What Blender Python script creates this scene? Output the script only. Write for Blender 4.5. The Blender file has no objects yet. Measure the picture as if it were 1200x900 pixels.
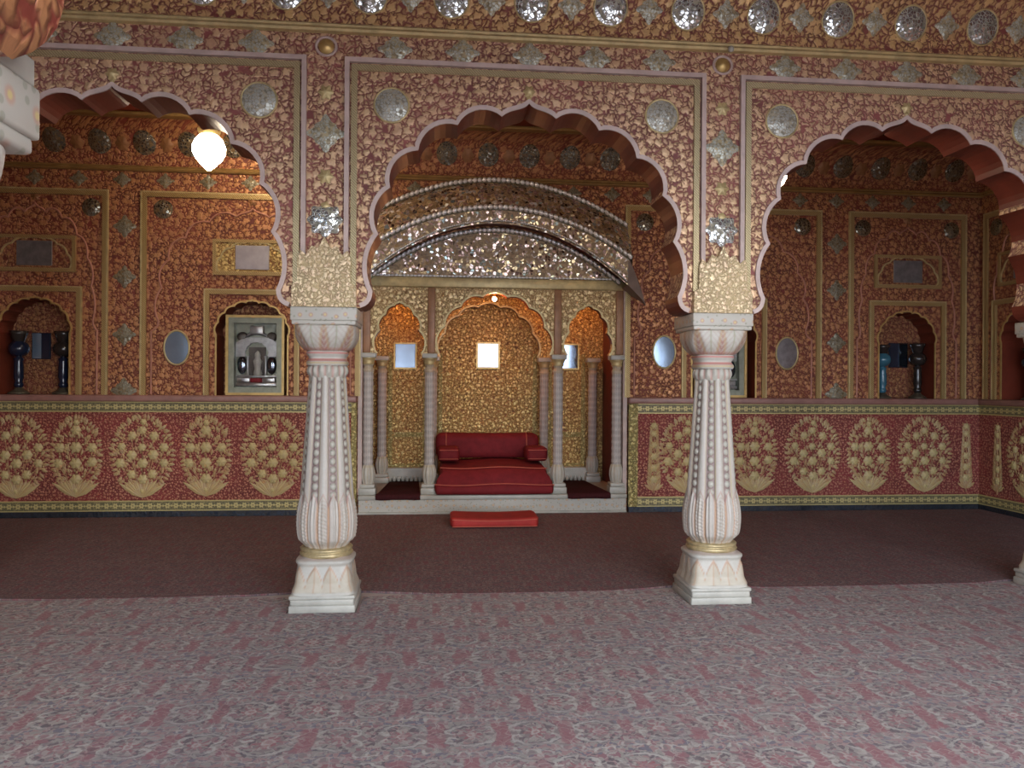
import bpy, bmesh, math, random
from mathutils import Vector, Matrix
from mathutils.geometry import delaunay_2d_cdt
PI = math.pi
rnd = random.Random(7)
scene = bpy.context.scene
COL = scene.collection

# ------------------------------------------------------------------ camera model
F, YAW, ROLL, EYE = 900.0, math.atan(.0957), .0065, 1.5
def at(px, py, Y):
    """a point of the place seen at photo pixel (px, py), at depth Y"""
    u = (px-600)/F; v = (450-py)/F
    u, v = u-ROLL*v, v+ROLL*u
    ca, sa = math.cos(YAW), math.sin(YAW)
    t = Y/(ca-u*sa)
    return ((sa+u*ca)*t, EYE+v*t)

# ------------------------------------------------------------------ node helpers
class G:
    def __init__(s, name):
        s.m = bpy.data.materials.new(name); s.m.use_nodes = True
        s.t = s.m.node_tree; s.t.nodes.clear()
        s.out = s.t.nodes.new('ShaderNodeOutputMaterial')
        s.b = s.t.nodes.new('ShaderNodeBsdfPrincipled')
        s.t.links.new(s.b.outputs[0], s.out.inputs[0])
    def n(s, typ, **kw):
        nd = s.t.nodes.new(typ)
        for k, v in kw.items(): setattr(nd, k, v)
        return nd
    def put(s, sock, v):
        if isinstance(v, bpy.types.NodeSocket): s.t.links.new(v, sock)
        elif isinstance(v, (tuple, list)):
            if sock.type == 'RGBA' and len(v) == 3: v = (*v, 1)
            sock.default_value = v
        else: sock.default_value = v
    def math(s, op, a, b=0.0, c=None, clamp=False):
        nd = s.n('ShaderNodeMath', operation=op, use_clamp=clamp)
        s.put(nd.inputs[0], a); s.put(nd.inputs[1], b)
        if c is not None: s.put(nd.inputs[2], c)
        return nd.outputs[0]
    def add(s, a, b): return s.math('ADD', a, b)
    def sub(s, a, b): return s.math('SUBTRACT', a, b)
    def mul(s, a, b): return s.math('MULTIPLY', a, b)
    def mx(s, a, b): return s.math('MAXIMUM', a, b)
    def mn(s, a, b): return s.math('MINIMUM', a, b)
    def step(s, x, lo, hi):
        nd = s.n('ShaderNodeMapRange', interpolation_type='SMOOTHSTEP')
        s.put(nd.inputs[0], x); s.put(nd.inputs[1], lo); s.put(nd.inputs[2], hi)
        return nd.outputs[0]
    def below(s, x, e, w): return s.sub(1.0, s.step(x, s.sub(e, w) if isinstance(e, bpy.types.NodeSocket) else e-w, s.add(e, w) if isinstance(e, bpy.types.NodeSocket) else e+w))
    def xyz(s, v):
        nd = s.n('ShaderNodeSeparateXYZ'); s.put(nd.inputs[0], v); return nd.outputs
    def vec(s, x, y, z=0.0):
        nd = s.n('ShaderNodeCombineXYZ')
        for i, q in enumerate((x, y, z)): s.put(nd.inputs[i], q)
        return nd.outputs[0]
    def obj(s): return s.n('ShaderNodeTexCoord').outputs['Object']
    def wallco(s):
        x, y, z = s.xyz(s.obj())
        return s.add(x, y), z
    def mix(s, f, a, b, typ='MIX'):
        nd = s.n('ShaderNodeMix', data_type='RGBA', blend_type=typ)
        s.put(nd.inputs[0], f); s.put(nd.inputs[6], a); s.put(nd.inputs[7], b)
        return nd.outputs[2]
    def noise(s, v, sc, det=3, rough=.5, dim='3D'):
        nd = s.n('ShaderNodeTexNoise', noise_dimensions=dim)
        s.put(nd.inputs['Vector'], v); s.put(nd.inputs['Scale'], sc)
        nd.inputs['Detail'].default_value = det; nd.inputs['Roughness'].default_value = rough
        return nd.outputs
    def vor(s, v, sc, feat='F1', rand=1.0, dim='2D'):
        nd = s.n('ShaderNodeTexVoronoi', voronoi_dimensions=dim, feature=feat)
        s.put(nd.inputs['Vector'], v); s.put(nd.inputs['Scale'], sc)
        nd.inputs['Randomness'].default_value = rand
        return nd.outputs
    def vmath(s, op, a, b=(0, 0, 0), sc=None):
        nd = s.n('ShaderNodeVectorMath', operation=op)
        s.put(nd.inputs[0], a)
        if op == 'SCALE': s.put(nd.inputs[3], sc)
        else: s.put(nd.inputs[1], b)
        return nd.outputs['Value'] if op in ('LENGTH', 'DOT_PRODUCT') else nd.outputs[0]
    def ramp(s, f, stops, interp='LINEAR'):
        nd = s.n('ShaderNodeValToRGB'); r = nd.color_ramp; r.interpolation = interp
        while len(r.elements) > 1: r.elements.remove(r.elements[-1])
        r.elements[0].position = stops[0][0]; r.elements[0].color = (*stops[0][1], 1)
        for p, c in stops[1:]:
            e = r.elements.new(p); e.color = (*c, 1)
        s.put(nd.inputs[0], f); return nd.outputs[0]
    def bump(s, h, st, dist):
        nd = s.n('ShaderNodeBump'); s.put(nd.inputs['Height'], h)
        nd.inputs['Strength'].default_value = st; nd.inputs['Distance'].default_value = dist
        s.put(s.b.inputs['Normal'], nd.outputs[0])
    def set(s, col=None, rough=None, metal=None, spec=None):
        if col is not None: s.put(s.b.inputs['Base Color'], col)
        if rough is not None: s.put(s.b.inputs['Roughness'], rough)
        if metal is not None: s.put(s.b.inputs['Metallic'], metal)
        if spec is not None: s.b.inputs['Specular IOR Level'].default_value = spec
        return s.m

def floral(name, ground, gold, s1=11.0, s2=25.0, gap=.08, metal=.3, rough=.42, warp=.045, flower_gold=None, tint=.35):
    """raised gilt flowers and leaves on a painted ground"""
    g = G(name); U, V = g.wallco(); co = g.vec(U, V)
    nz = g.noise(co, 20.0, 2, dim='2D')[1]
    co = g.vmath('ADD', co, g.vmath('SCALE', g.vmath('SUBTRACT', nz, (.5, .5, .5)), sc=warp))
    v1 = g.vor(co, s1, rand=.8)
    d = g.vmath('SUBTRACT', co, v1['Position']); dx, dy, _ = g.xyz(d)
    r = g.mul(g.vmath('LENGTH', g.vec(dx, dy)), s1)
    th = g.math('ARCTAN2', dy, dx)
    rc = g.xyz(v1['Color'])
    R = g.add(g.add(.27, g.mul(rc[1], .12)), g.mul(.07, g.math('COSINE', g.add(g.mul(th, 5.0), g.mul(rc[0], 6.0)))))
    flower = g.below(r, R, .10)
    v2 = g.vor(co, s2, 'F1', .9); e2 = g.vor(co, s2, 'DISTANCE_TO_EDGE', .9)['Distance']
    keep = g.below(g.xyz(v2['Color'])[1], .95, .02)
    leaf = g.mul(g.step(e2, gap-.05, gap+.20), keep)
    away = g.step(r, g.add(R, .02), g.add(R, .14))
    mask = g.mx(flower, g.mul(g.mul(leaf, away), .92))  # wide soft edges paint the puffy shading of the relief into the colour
    puff = g.mx(g.mul(flower, g.sub(1.0, g.mul(r, 1.2))), g.mul(g.mul(leaf, away), g.mul(e2, 1.6)))
    wear = g.noise(co, 2.3, 5, .7, '2D')[0]
    fine = g.noise(co, 90.0, 2, .6, '2D')[0]
    fg = flower_gold or tuple(min(1, c*1.12) for c in gold)
    gcol = g.mix(g.mul(g.xyz(v2['Color'])[0], .5), g.mix(flower, gold, fg), tuple(c*.70 for c in gold))
    gcol = g.mix(g.mul(g.xyz(v2['Color'])[2], tint), gcol, (gold[0]*.95, gold[1]*.72, gold[2]*.95))
    gcol = g.mix(g.mul(g.step(fine, .55, .75), .35), gcol, tuple(.45*a+.4*b for a, b in zip(gold, ground)))
    mask = g.mul(mask, g.add(.8, g.mul(g.step(wear, .36, .56), .2)))
    gr = g.mix(g.step(wear, .35, .7), ground, tuple(c*.6 for c in ground))
    g.bump(g.add(g.mul(mask, .6), g.add(puff, g.mul(fine, .12))), .65, .009)
    return g.set(g.mix(mask, gr, gcol), g.sub(.62, g.mul(mask, .62-rough)), g.mul(mask, metal))

def plain(name, col, rough=.6, metal=0.0, var=.25, sc=8.0, bump=.0, spec=.5):
    g = G(name); n = g.noise(g.obj(), sc, 4, .6)[0]
    c = g.mix(g.step(n, .3, .7), tuple(x*(1-var) for x in col), col)
    if bump: g.bump(g.noise(g.obj(), sc*6, 3)[0], bump, .004)
    return g.set(c, rough, metal, spec)

def band(name, ground, gold, per=.095, z0=0.0, along='w', zh=.1):
    """row of small gilt rosettes; the row runs along U with centre height z0 (or along z)"""
    g = G(name); U, V = g.wallco()
    if along == 'z': U, V = V, g.obj() and g.xyz(g.obj())[0]
    fu = g.sub(g.math('FRACT', g.math('DIVIDE', U, per)), .5)
    fv = g.math('DIVIDE', g.sub(V, z0), per)
    r = g.vmath('LENGTH', g.vec(fu, fv)); th = g.math('ARCTAN2', fv, fu)
    ros = g.below(r, g.add(.30, g.mul(.06, g.math('COSINE', g.mul(th, 6.0)))), .04)
    eye = g.below(r, .09, .03)
    fu2 = g.sub(g.math('FRACT', g.add(g.math('DIVIDE', U, per), .5)), .5)
    dia = g.below(g.add(g.math('ABSOLUTE', fu2), g.math('ABSOLUTE', fv)), .16, .04)
    edge = g.step(g.math('ABSOLUTE', g.sub(V, z0)), zh*.40, zh*.43)
    m = g.mx(g.mx(g.mul(ros, g.sub(1, g.mul(eye, .7))), dia), edge)
    fine = g.noise(g.obj(), 70.0, 2)[0]
    m = g.mx(m, g.mul(g.step(fine, .5, .62), .35))
    g.bump(m, .5, .005)
    return g.set(g.mix(m, ground, gold), .45, g.mul(m, .35))

def rope(name, col, dark, per=.045):
    g = G(name); x, y, z = g.xyz(g.obj())
    f = g.math('FRACT', g.math('DIVIDE', g.add(z, g.add(x, y)), per))
    m = g.step(g.math('ABSOLUTE', g.sub(f, .5)), .12, .32)
    n = g.noise(g.obj(), 5.0, 3)[0]
    g.bump(m, .6, .006)
    return g.set(g.mix(g.mul(m, g.add(.6, g.mul(n, .5))), dark, col), .42, .4)

def mosaic(name, sc, tint, line, rough=.08, colours=None, tilt=.5, fill=.8, metal=.92):
    """little pieces of mirror set in plaster, each piece tilted its own way"""
    g = G(name); co = g.obj()
    v = g.vor(co, sc, 'F1', 1.0, '3D'); e = g.vor(co, sc, 'DISTANCE_TO_EDGE', 1.0, '3D')['Distance']
    m = g.step(e, .05, .11)
    hue = g.xyz(v['Color'])
    keep = g.below(hue[2], fill, .01)
    m = g.mul(m, keep)
    c = tint if not colours else g.ramp(hue[0], colours, 'CONSTANT')
    nrm = g.vmath('NORMALIZE', g.vmath('ADD', g.n('ShaderNodeNewGeometry').outputs['Normal'], g.vmath('SCALE', g.vmath('SUBTRACT', v['Color'], (.5, .5, .5)), sc=tilt)))
    bp = g.n('ShaderNodeBump'); g.put(bp.inputs['Height'], m); bp.inputs['Strength'].default_value = .4; bp.inputs['Distance'].default_value = .004
    g.put(bp.inputs['Normal'], nrm)
    g.put(g.b.inputs['Normal'], bp.outputs[0])
    lc = g.mix(g.step(g.noise(co, 40.0, 2)[0], .4, .6), line, tuple(x*.55 for x in line))
    return g.set(g.mix(m, lc, c), g.sub(.5, g.mul(m, .5-rough)), g.mul(m, metal))

def carpet(name, pal, pale, band_c, sx, sy, knot, hazy, mute):
    g = G(name); x, y, z = g.xyz(g.obj())
    nz = g.xyz(g.noise(g.vec(x, y), 3.0, 3, dim='2D')[1])
    fz = g.xyz(g.noise(g.vec(x, y), 30.0, 2, dim='2D')[1])
    x = g.add(g.add(x, g.mul(g.sub(nz[0], .5), .09)), g.mul(g.sub(fz[0], .5), .028))
    y = g.add(g.add(y, g.mul(g.sub(nz[1], .5), .09)), g.mul(g.sub(fz[1], .5), .028))
    row = g.math('FLOOR', g.math('DIVIDE', y, sy))
    odd = g.mul(g.math('MODULO', g.math('ABSOLUTE', row), 2.0), .5)
    cu = g.add(g.math('DIVIDE', x, sx), odd)
    fx = g.sub(g.math('FRACT', cu), .5); fy = g.sub(g.math('FRACT', g.math('DIVIDE', y, sy)), .5)
    mxm = g.math('ABSOLUTE', fx); mym = g.math('ABSOLUTE', fy)
    # mirrored field of small motifs; colour cells
    mo = g.vec(g.mul(mxm, sx), g.mul(mym, sy))
    cell = g.vor(mo, 7.0/sx, 'F1', .95)
    jit = g.xyz(g.vor(g.vec(x, y), 15.0/sx, 'F1', 1.0)['Color'])
    hue = g.math('FRACT', g.add(g.mul(g.xyz(cell['Color'])[0], 1.3), g.mul(jit[0], .30)))
    c = g.mix(.35, g.ramp(hue, pal, 'CONSTANT'), mute)
    wear = g.noise(g.vec(x, y), 2.2, 5, .65, '2D')[0]
    patch = g.noise(g.vec(x, y), 7.0, 3, .6, '2D')[0]
    # bars between the motifs
    bar = g.mul(g.step(mxm, .36, .40), g.below(mym, .34, .03))
    c = g.mix(g.mul(bar, g.mul(.8, g.step(wear, .36, .58))), c, band_c)
    # crescents above and below each flower, each with a dark outline
    r2 = g.vmath('LENGTH', g.vec(g.mul(fx, .95), g.mul(g.sub(mym, .10), 1.35)))
    on = g.step(mym, .13, .19)
    dk = g.mul(g.mul(g.below(g.math('ABSOLUTE', g.sub(r2, .30)), .065, .015), on), g.step(patch, .34, .5))
    c = g.mix(g.mul(dk, .55), c, (pale[0]*.22, pale[1]*.24, pale[2]*.32))
    cres = g.mul(g.below(g.math('ABSOLUTE', g.sub(r2, .30)), .030, .012), on)
    scr = g.mul(g.below(g.math('ABSOLUTE', g.sub(g.vmath('LENGTH', g.vec(g.sub(mxm, .27), g.sub(mym, .14))), .085)), .024, .012), g.step(mxm, .2, .25))
    scr2 = g.mul(g.below(g.math('ABSOLUTE', g.sub(g.vmath('LENGTH', g.vec(g.sub(mxm, .42), g.sub(mym, .42))), .09)), .024, .012), g.step(mym, .36, .42))
    # centre flower
    r = g.vmath('LENGTH', g.vec(fx, g.mul(fy, 1.15))); th = g.math('ARCTAN2', fy, fx)
    pet = g.below(r, g.add(.13, g.mul(.05, g.math('COSINE', g.mul(th, 8.0)))), .015)
    c = g.mix(g.mul(pet, g.add(.45, g.mul(.5, jit[1]))), c, band_c)
    ctr = g.below(g.math('ABSOLUTE', g.sub(r, .06)), .022, .01)
    e2 = g.vor(mo, 4.2/sx, 'DISTANCE_TO_EDGE', .9)['Distance']
    vine = g.mul(g.below(e2, .045, .02), .5)
    pm = g.mx(g.mx(g.mx(cres, ctr), g.mx(scr, scr2)), vine)
    pm = g.mul(pm, g.add(.22, g.mul(g.step(patch, .36, .58), .55)))
    c = g.mix(pm, c, pale)
    kn = g.noise(g.vec(g.mul(x, 2.0), y), knot, 3, .7, '2D')[0]
    c = g.mix(g.mul(g.step(kn, .35, .68), .4), c, mute)
    c = g.mix(g.mul(g.step(wear, .3, .7), hazy), c, mute)
    g.bump(kn, .35, .004)
    return g.set(c, .95, 0.0, .15)

def vcol(name, rough=.45, spec=.4, mottle=.2):
    g = G(name); a = g.n('ShaderNodeVertexColor', layer_name='Col').outputs[0]
    n = g.noise(g.obj(), 26.0, 4, .65)[0]
    c = g.mix(g.mul(g.step(n, .35, .7), mottle), a, (.35, .27, .2))
    g.bump(n, .15, .004)
    return g.set(c, rough, 0.0, spec)

def painted_marble(name):
    """white marble with small painted rosettes"""
    g = G(name); U, V = g.wallco(); co = g.vec(U, V)
    v = g.vor(co, 13.0, 'F1', .4); d = g.vmath('LENGTH', g.vmath('SUBTRACT', co, v['Position']))
    fl = g.below(d, .015, .005); ey = g.below(d, .007, .003)
    e = g.vor(co, 30.0, 'F1', 1.0); lf = g.mul(g.below(e['Distance'], .22, .05), g.below(g.xyz(e['Color'])[0], .45, .02))
    base = g.mix(g.noise(co, 9.0, 4)[0], (.48, .47, .41), (.38, .355, .30))
    c = g.mix(g.mul(lf, .55), base, (.22, .24, .17))
    c = g.mix(g.mul(fl, .75), c, (.45, .27, .20)); c = g.mix(ey, c, (.55, .45, .2))
    return g.set(c, .5, 0.0)

def emit(name, col, st):
    g = G(name); g.b.inputs['Emission Color'].default_value = (*col, 1); g.b.inputs['Emission Strength'].default_value = st
    return g.set(col, .2)

M = {}
GOLD = (.62, .44, .17); PGOLD = (.62, .48, .24)
M['arcade'] = floral('arcade floral', (.24, .068, .058), (.62, .43, .24), 13.5, 27, .06)
M['pier'] = floral('pier floral', (.24, .068, .058), (.66, .46, .27), 13, 26, .06)
M['cove'] = floral('cove floral', (.20, .050, .038), (.62, .42, .18), 13, 26, .06)
M['wall'] = floral('wall floral', (.185, .034, .020), (.50, .25, .105), 12.5, 25, .09, metal=.35)
M['wallfine'] = floral('wall floral fine', (.18, .034, .020), (.42, .22, .09), 17, 34, .09)
M['dado'] = floral('dado field', (.22, .022, .026), (.46, .20, .12), 30, 56, .17, warp=.012)
M['throne'] = floral('throne gilding', (.26, .11, .03), (.72, .55, .20), 20, 40, .06)
M['spandrel'] = floral('throne spandrel', (.36, .20, .07), (.86, .71, .36), 15, 36, .04)
M['leafpanel'] = floral('gilt leaf panel', (.56, .43, .22), (.80, .66, .40), 24, 40, .05, metal=.2)
M['bandlow'] = band('gilt rosette band low', (.12, .105, .05), (.50, .42, .18), .092, .128, zh=.11)
M['bandhigh'] = band('gilt rosette band high', (.12, .105, .05), (.50, .42, .18), .092, 1.222, zh=.11)
M['bandside'] = floral('gilt rosette border', (.22, .18, .06), (.52, .44, .16), 18, 40, .07)
M['bandthrone'] = floral('throne border', (.28, .22, .07), (.58, .50, .20), 22, 50, .07)
M['ropeolive'] = rope('olive gilt rope moulding', (.58, .49, .28), (.36, .29, .16), .018)
M['rope'] = rope('gilt rope moulding', (.52, .38, .16), (.28, .18, .07), .024)
M['gold'] = plain('gilding', (.62, .43, .16), .38, .55, .3)
M['goldpale'] = plain('pale gilding', (.58, .46, .22), .45, .3, .3, 12)
M['bouquet'] = plain('bouquet gilding', (.66, .52, .23), .48, .2, .35, 24)
M['pinkline'] = plain('pink plaster line', (.54, .42, .37), .55, 0, .2)
M['strip'] = plain('brown red upright strip', (.34, .17, .08), .45, .1, .3)
M['redline'] = plain('faded red plaster line', (.46, .20, .13), .5, 0, .2)
M['mauve'] = plain('mauve painted ledge', (.30, .15, .12), .45, 0, .25)
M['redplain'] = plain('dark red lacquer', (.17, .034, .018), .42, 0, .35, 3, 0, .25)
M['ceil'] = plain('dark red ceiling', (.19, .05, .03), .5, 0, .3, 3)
M['slate'] = mosaic('slate skirting', 26, (.05, .06, .08), (.02, .022, .03), .4, tilt=.1, fill=.5)
M['marble'] = plain('white marble', (.46, .45, .39), .4, 0, .25, 6)
M['floor'] = plain('pale stone floor', (.45, .40, .38), .5, 0, .2, 4)
M['col'] = vcol('carved marble')
M['bouq'] = vcol('bouquet gilding', .5, .4, .35)
M['diadark'] = mosaic('dull mirror diamond', 50, (.24, .23, .17), (.22, .16, .08), .35, tilt=.25, metal=.4)
M['rosedull'] = plain('dull gilt rosette', (.32, .15, .06), .45, .2, .3, 14)
M['golddim'] = plain('dim gilding', (.40, .25, .09), .42, .4, .3)
M['abacus'] = painted_marble('painted marble')
M['goldring'] = plain('worn gilt ring', (.56, .45, .24), .4, .4, .35, 25)
M['mirror'] = plain('mirror glass', (.20, .25, .32), .06, .95, .12, 6)
M['mirrorlilac'] = plain('mirror with painted lilac reflection', (.42, .39, .41), .35, .35, .2, 8)  # pale reflection painted into the base colour
M['mirrorblue'] = plain('mirror with painted blue reflection', (.30, .40, .52), .22, .65, .12, 5)  # bluish reflection put into the base colour
M['mirrordim'] = plain('tarnished mirror', (.27, .27, .28), .3, .6, .3, 14)
M['medal'] = mosaic('mirror medallion', 48, (.42, .43, .38), (.40, .36, .26), .38, tilt=.2, metal=.5)
M['medcove'] = mosaic('silvered medallion', 44, (.58, .62, .62), (.34, .32, .24), .2, tilt=.28, metal=.85)
M['meddark'] = mosaic('dark mirror medallion', 34, (.22, .22, .18), (.17, .11, .05), .25, tilt=.35)
M['diamond'] = mosaic('mirror diamond', 50, (.40, .41, .34), (.42, .35, .20), .42, tilt=.18, metal=.4)
M['mosaic'] = mosaic('canopy mirror mosaic', 30, (.6, .6, .6), (.44, .32, .19), .2,
    [(0, (.62, .55, .46)), (.14, (.60, .46, .24)), (.42, (.52, .36, .30)), (.62, (.10, .05, .035)), (.76, (.55, .45, .40)), (.9, (.36, .44, .40))], .30, .62, .62)
M['mosaicroof'] = mosaic('canopy roof mosaic', 26, (.6, .6, .6), (.44, .30, .16), .25,
    [(0, (.74, .70, .66)), (.16, (.60, .44, .22)), (.40, (.55, .34, .30)), (.62, (.08, .035, .025)), (.78, (.66, .54, .50)), (.92, (.50, .55, .52))], 1.2, .7, .6)  # brighter copy of the canopy mosaic, sparkle put into its colours
M['silver'] = plain('silvered glass beads', (.97, .98, 1.0), .42, .55, .04, 8, 0, 1.0)
M['greyplaster'] = plain('grey brown plaster', (.22, .16, .13), .6, 0, .2)
M['velvet'] = plain('red velvet', (.19, .014, .018), .75, 0, .25, 10, .15, .25)
M['velvetbright'] = plain('bright red velvet', (.40, .035, .030), .7, 0, .2, 10, .15, .25)
M['piping'] = plain('orange red piping', (.45, .10, .06), .7, 0, .1)
M['mat'] = plain('dark maroon mat', (.055, .014, .015), .95, 0, .3, 30, .3, .1)
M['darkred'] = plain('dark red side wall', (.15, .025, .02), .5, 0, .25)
M['brass'] = plain('brass', (.55, .40, .17), .3, .9, .2)
M['blueglass'] = plain('dark blue glass', (.012, .018, .04), .12, 0, .2, 5)
M['tealglass'] = plain('teal blue glass', (.05, .16, .22), .12, 0, .2, 5)
M['frosted'] = plain('smoked glass', (.03, .025, .022), .15, 0, .3, 5)
M['stand'] = plain('tarnished brass foot', (.14, .12, .08), .4, .5, .3)
M['sage'] = plain('sage grey silvered wood', (.27, .29, .22), .4, .3, .25, 14)
M['silverrelief'] = plain('silver relief', (.45, .45, .43), .3, .7, .3, 18)
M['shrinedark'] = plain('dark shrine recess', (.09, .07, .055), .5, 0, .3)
M['bulb'] = emit('lit lamp glass', (1.0, .82, .60), 32.0)
M['bulbsmall'] = emit('lit small bulb', (1.0, .42, .16), 380.0)
M['bulbnear'] = emit('lit bulb near the wall', (1.0, .80, .56), 110.0)
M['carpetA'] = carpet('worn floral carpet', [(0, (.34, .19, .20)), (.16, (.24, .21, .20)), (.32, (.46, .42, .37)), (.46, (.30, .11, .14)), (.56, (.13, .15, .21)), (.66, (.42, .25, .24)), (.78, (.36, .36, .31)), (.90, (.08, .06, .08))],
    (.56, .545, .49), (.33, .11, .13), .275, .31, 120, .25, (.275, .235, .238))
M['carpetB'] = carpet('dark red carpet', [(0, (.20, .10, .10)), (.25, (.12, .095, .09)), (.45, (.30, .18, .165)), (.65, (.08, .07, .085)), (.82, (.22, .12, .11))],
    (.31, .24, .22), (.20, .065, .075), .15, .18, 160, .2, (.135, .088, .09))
gm = G('clear glass'); gm.b.inputs['Transmission Weight'].default_value = 1.0; gm.b.inputs['IOR'].default_value = 1.05
M['glass'] = gm.set((1, 1, 1), .02)

# ------------------------------------------------------------------ mesh helpers
class MB:
    def __init__(s): s.v = []; s.f = []; s.c = []; s.sm = []
    def add(s, vs, fs, col=None, smooth=False):
        b = len(s.v); s.v += [tuple(p) for p in vs]
        s.f += [tuple(b+i for i in f) for f in fs]; s.sm += [smooth]*len(fs)
        s.c += (col if isinstance(col, list) else [col or (1, 1, 1)]*len(vs))
        return s
    def box(s, x0, x1, y0, y1, z0, z1):
        v = [(x, y, z) for x in (x0, x1) for y in (y0, y1) for z in (z0, z1)]
        return s.add(v, [(0, 1, 3, 2), (4, 6, 7, 5), (0, 4, 5, 1), (2, 3, 7, 6), (0, 2, 6, 4), (1, 5, 7, 3)])
    def bev(s, x0, x1, y0, y1, z0, z1, b=.01, seg=2):
        """box with rounded edges"""
        bm = bmesh.new(); bmesh.ops.create_cube(bm, size=1)
        for v in bm.verts: v.co = Vector(((x0+x1)/2+v.co.x*(x1-x0), (y0+y1)/2+v.co.y*(y1-y0), (z0+z1)/2+v.co.z*(z1-z0)))
        bmesh.ops.bevel(bm, geom=bm.edges[:], offset=b, segments=seg, affect='EDGES', profile=.5)
        bm.verts.index_update()
        s.add([v.co[:] for v in bm.verts], [[v.index for v in f.verts] for f in bm.faces], smooth=seg > 1); bm.free(); return s
    def grid(s, nu, nv, fn, closed=False, smooth=True):
        vs, cs = [], []
        for j in range(nv+1):
            for i in range(nu if closed else nu+1):
                p = fn(i/nu, j/nv)
                vs.append(p[:3]); cs.append(p[3] if len(p) > 3 else (1, 1, 1))
        w = nu if closed else nu+1; fs = []
        for j in range(nv):
            for i in range(nu):
                a = j*w+i; b = j*w+(i+1) % w
                fs.append((a, b, b+w, a+w))
        return s.add(vs, fs, cs, smooth)
    def lathe(s, prof, n=24, c=(0, 0), col=None, smooth=True):
        s.grid(n, len(prof)-1, lambda u, v: (c[0]+prof[round(v*(len(prof)-1))][0]*math.cos(2*PI*u), c[1]+prof[round(v*(len(prof)-1))][0]*math.sin(2*PI*u), prof[round(v*(len(prof)-1))][1]), True, smooth)
        return s
    def tube(s, pts, r, n=6, closed=False):
        pts = [Vector(p) for p in pts]; N = len(pts); vs = []
        for i, p in enumerate(pts):
            a = pts[(i-1) % N] if closed or i > 0 else p; b = pts[(i+1) % N] if closed or i < N-1 else p
            t = (b-a).normalized(); up = Vector((0, 1, 0)) if abs(t.y) < .9 else Vector((1, 0, 0))
            e1 = t.cross(up).normalized(); e2 = t.cross(e1)
            vs += [(p+r*(math.cos(2*PI*k/n)*e1+math.sin(2*PI*k/n)*e2))[:] for k in range(n)]
        fs = [(i*n+k, i*n+(k+1) % n, ((i+1) % N)*n+(k+1) % n, ((i+1) % N)*n+k) for i in range(N if closed else N-1) for k in range(n)]
        return s.add(vs, fs, smooth=True)
    def ball(s, c, rx, ry=None, rz=None, n=8, m=5):
        ry = rx if ry is None else ry; rz = rx if rz is None else rz
        return s.grid(n, m, lambda u, v: (c[0]+rx*math.sin(PI*v)*math.cos(2*PI*u), c[1]+ry*math.sin(PI*v)*math.sin(2*PI*u), c[2]-rz*math.cos(PI*v)), True)
    def map(s, fn): s.v = [fn(*p) for p in s.v]; return s
    def build(s, name, mat, parent=None, weld=False):
        me = bpy.data.meshes.new(name); me.from_pydata(s.v, [], s.f); me.validate(clean_customdata=False)
        if len(me.polygons) == len(s.sm): me.polygons.foreach_set('use_smooth', s.sm)
        if any(c != (1, 1, 1) for c in s.c):
            a = me.color_attributes.new('Col', 'FLOAT_COLOR', 'POINT')
            for i, c in enumerate(s.c): a.data[i].color = (*c, 1)
        bm = bmesh.new(); bm.from_mesh(me); bmesh.ops.recalc_face_normals(bm, faces=bm.faces[:]); bm.to_mesh(me); bm.free()
        me.materials.append(M[mat])
        o = bpy.data.objects.new(name, me); COL.objects.link(o)
        if parent: o.parent = parent
        return o

def inside(p, poly):
    x, y = p; c = False; n = len(poly)
    for i in range(n):
        x1, y1 = poly[i]; x2, y2 = poly[i-1]
        if (y1 > y) != (y2 > y) and x < (x2-x1)*(y-y1)/(y2-y1)+x1: c = not c
    return c
def plate(mb, outer, holes, y0, y1, back=True, rim=True):
    """flat plate in x-z with holes, from depth y0 (front) to y1 (back)"""
    vs, ed = [], []
    for lp in [outer]+holes:
        b = len(vs); vs += [Vector(p) for p in lp]; ed += [(b+i, b+(i+1) % len(lp)) for i in range(len(lp))]
    r = delaunay_2d_cdt(vs, ed, [], 0, 1e-5)
    V = r[0]; tri = []
    for f in r[2]:
        c = sum((V[i] for i in f), Vector((0, 0)))/len(f)
        if inside(c, outer) and not any(inside(c, h) for h in holes): tri.append(tuple(f))
    mb.add([(p.x, y0, p.y) for p in V], tri)
    if back: mb.add([(p.x, y1, p.y) for p in V], [f[::-1] for f in tri])
    for lp in [outer]+(holes if rim else []):
        n = len(lp)
        mb.add([(p[0], y0, p[1]) for p in lp]+[(p[0], y1, p[1]) for p in lp], [(i, (i+1) % n, n+(i+1) % n, n+i) for i in range(n)])
    return mb
def tag(o, label=None, cat=None, group=None, kind=None):
    if label: o['label'] = label
    if cat: o['category'] = cat
    if group: o['group'] = group
    if kind: o['kind'] = kind
    return o
def empty(name, loc=(0, 0, 0), rz=0.0):
    o = bpy.data.objects.new(name, None); COL.objects.link(o); o.location = loc; o.rotation_euler = (0, 0, rz); o.empty_display_size = .1
    return o
GROUPS = {'marble_column': 'carved marble columns of the hall', 'oval_mirror': 'oval mirrors on the back wall', 'panel_mirror': 'gilt framed mirror panels above the niches', 'framed_shrine': 'framed shrines in the niches', 'glass_lamp': 'glass lamps in the niches', 'niche_mirror': 'mirror tiles in the niches', 'hanging_lamp': 'hanging lamps of the aisle', 'light_bulb': 'bulbs inside the throne alcove', 'mat': 'mats in the side bays of the throne', 'side_bolster': 'side bolsters on the throne seat', 'carpet': 'carpets on the hall floor'}
def copy_tree(o, parent=None):
    c = o.copy(); COL.objects.link(c); c.parent = parent
    for ch in [q for q in bpy.data.objects if q.parent == o]: copy_tree(ch, c)
    return c

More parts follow.
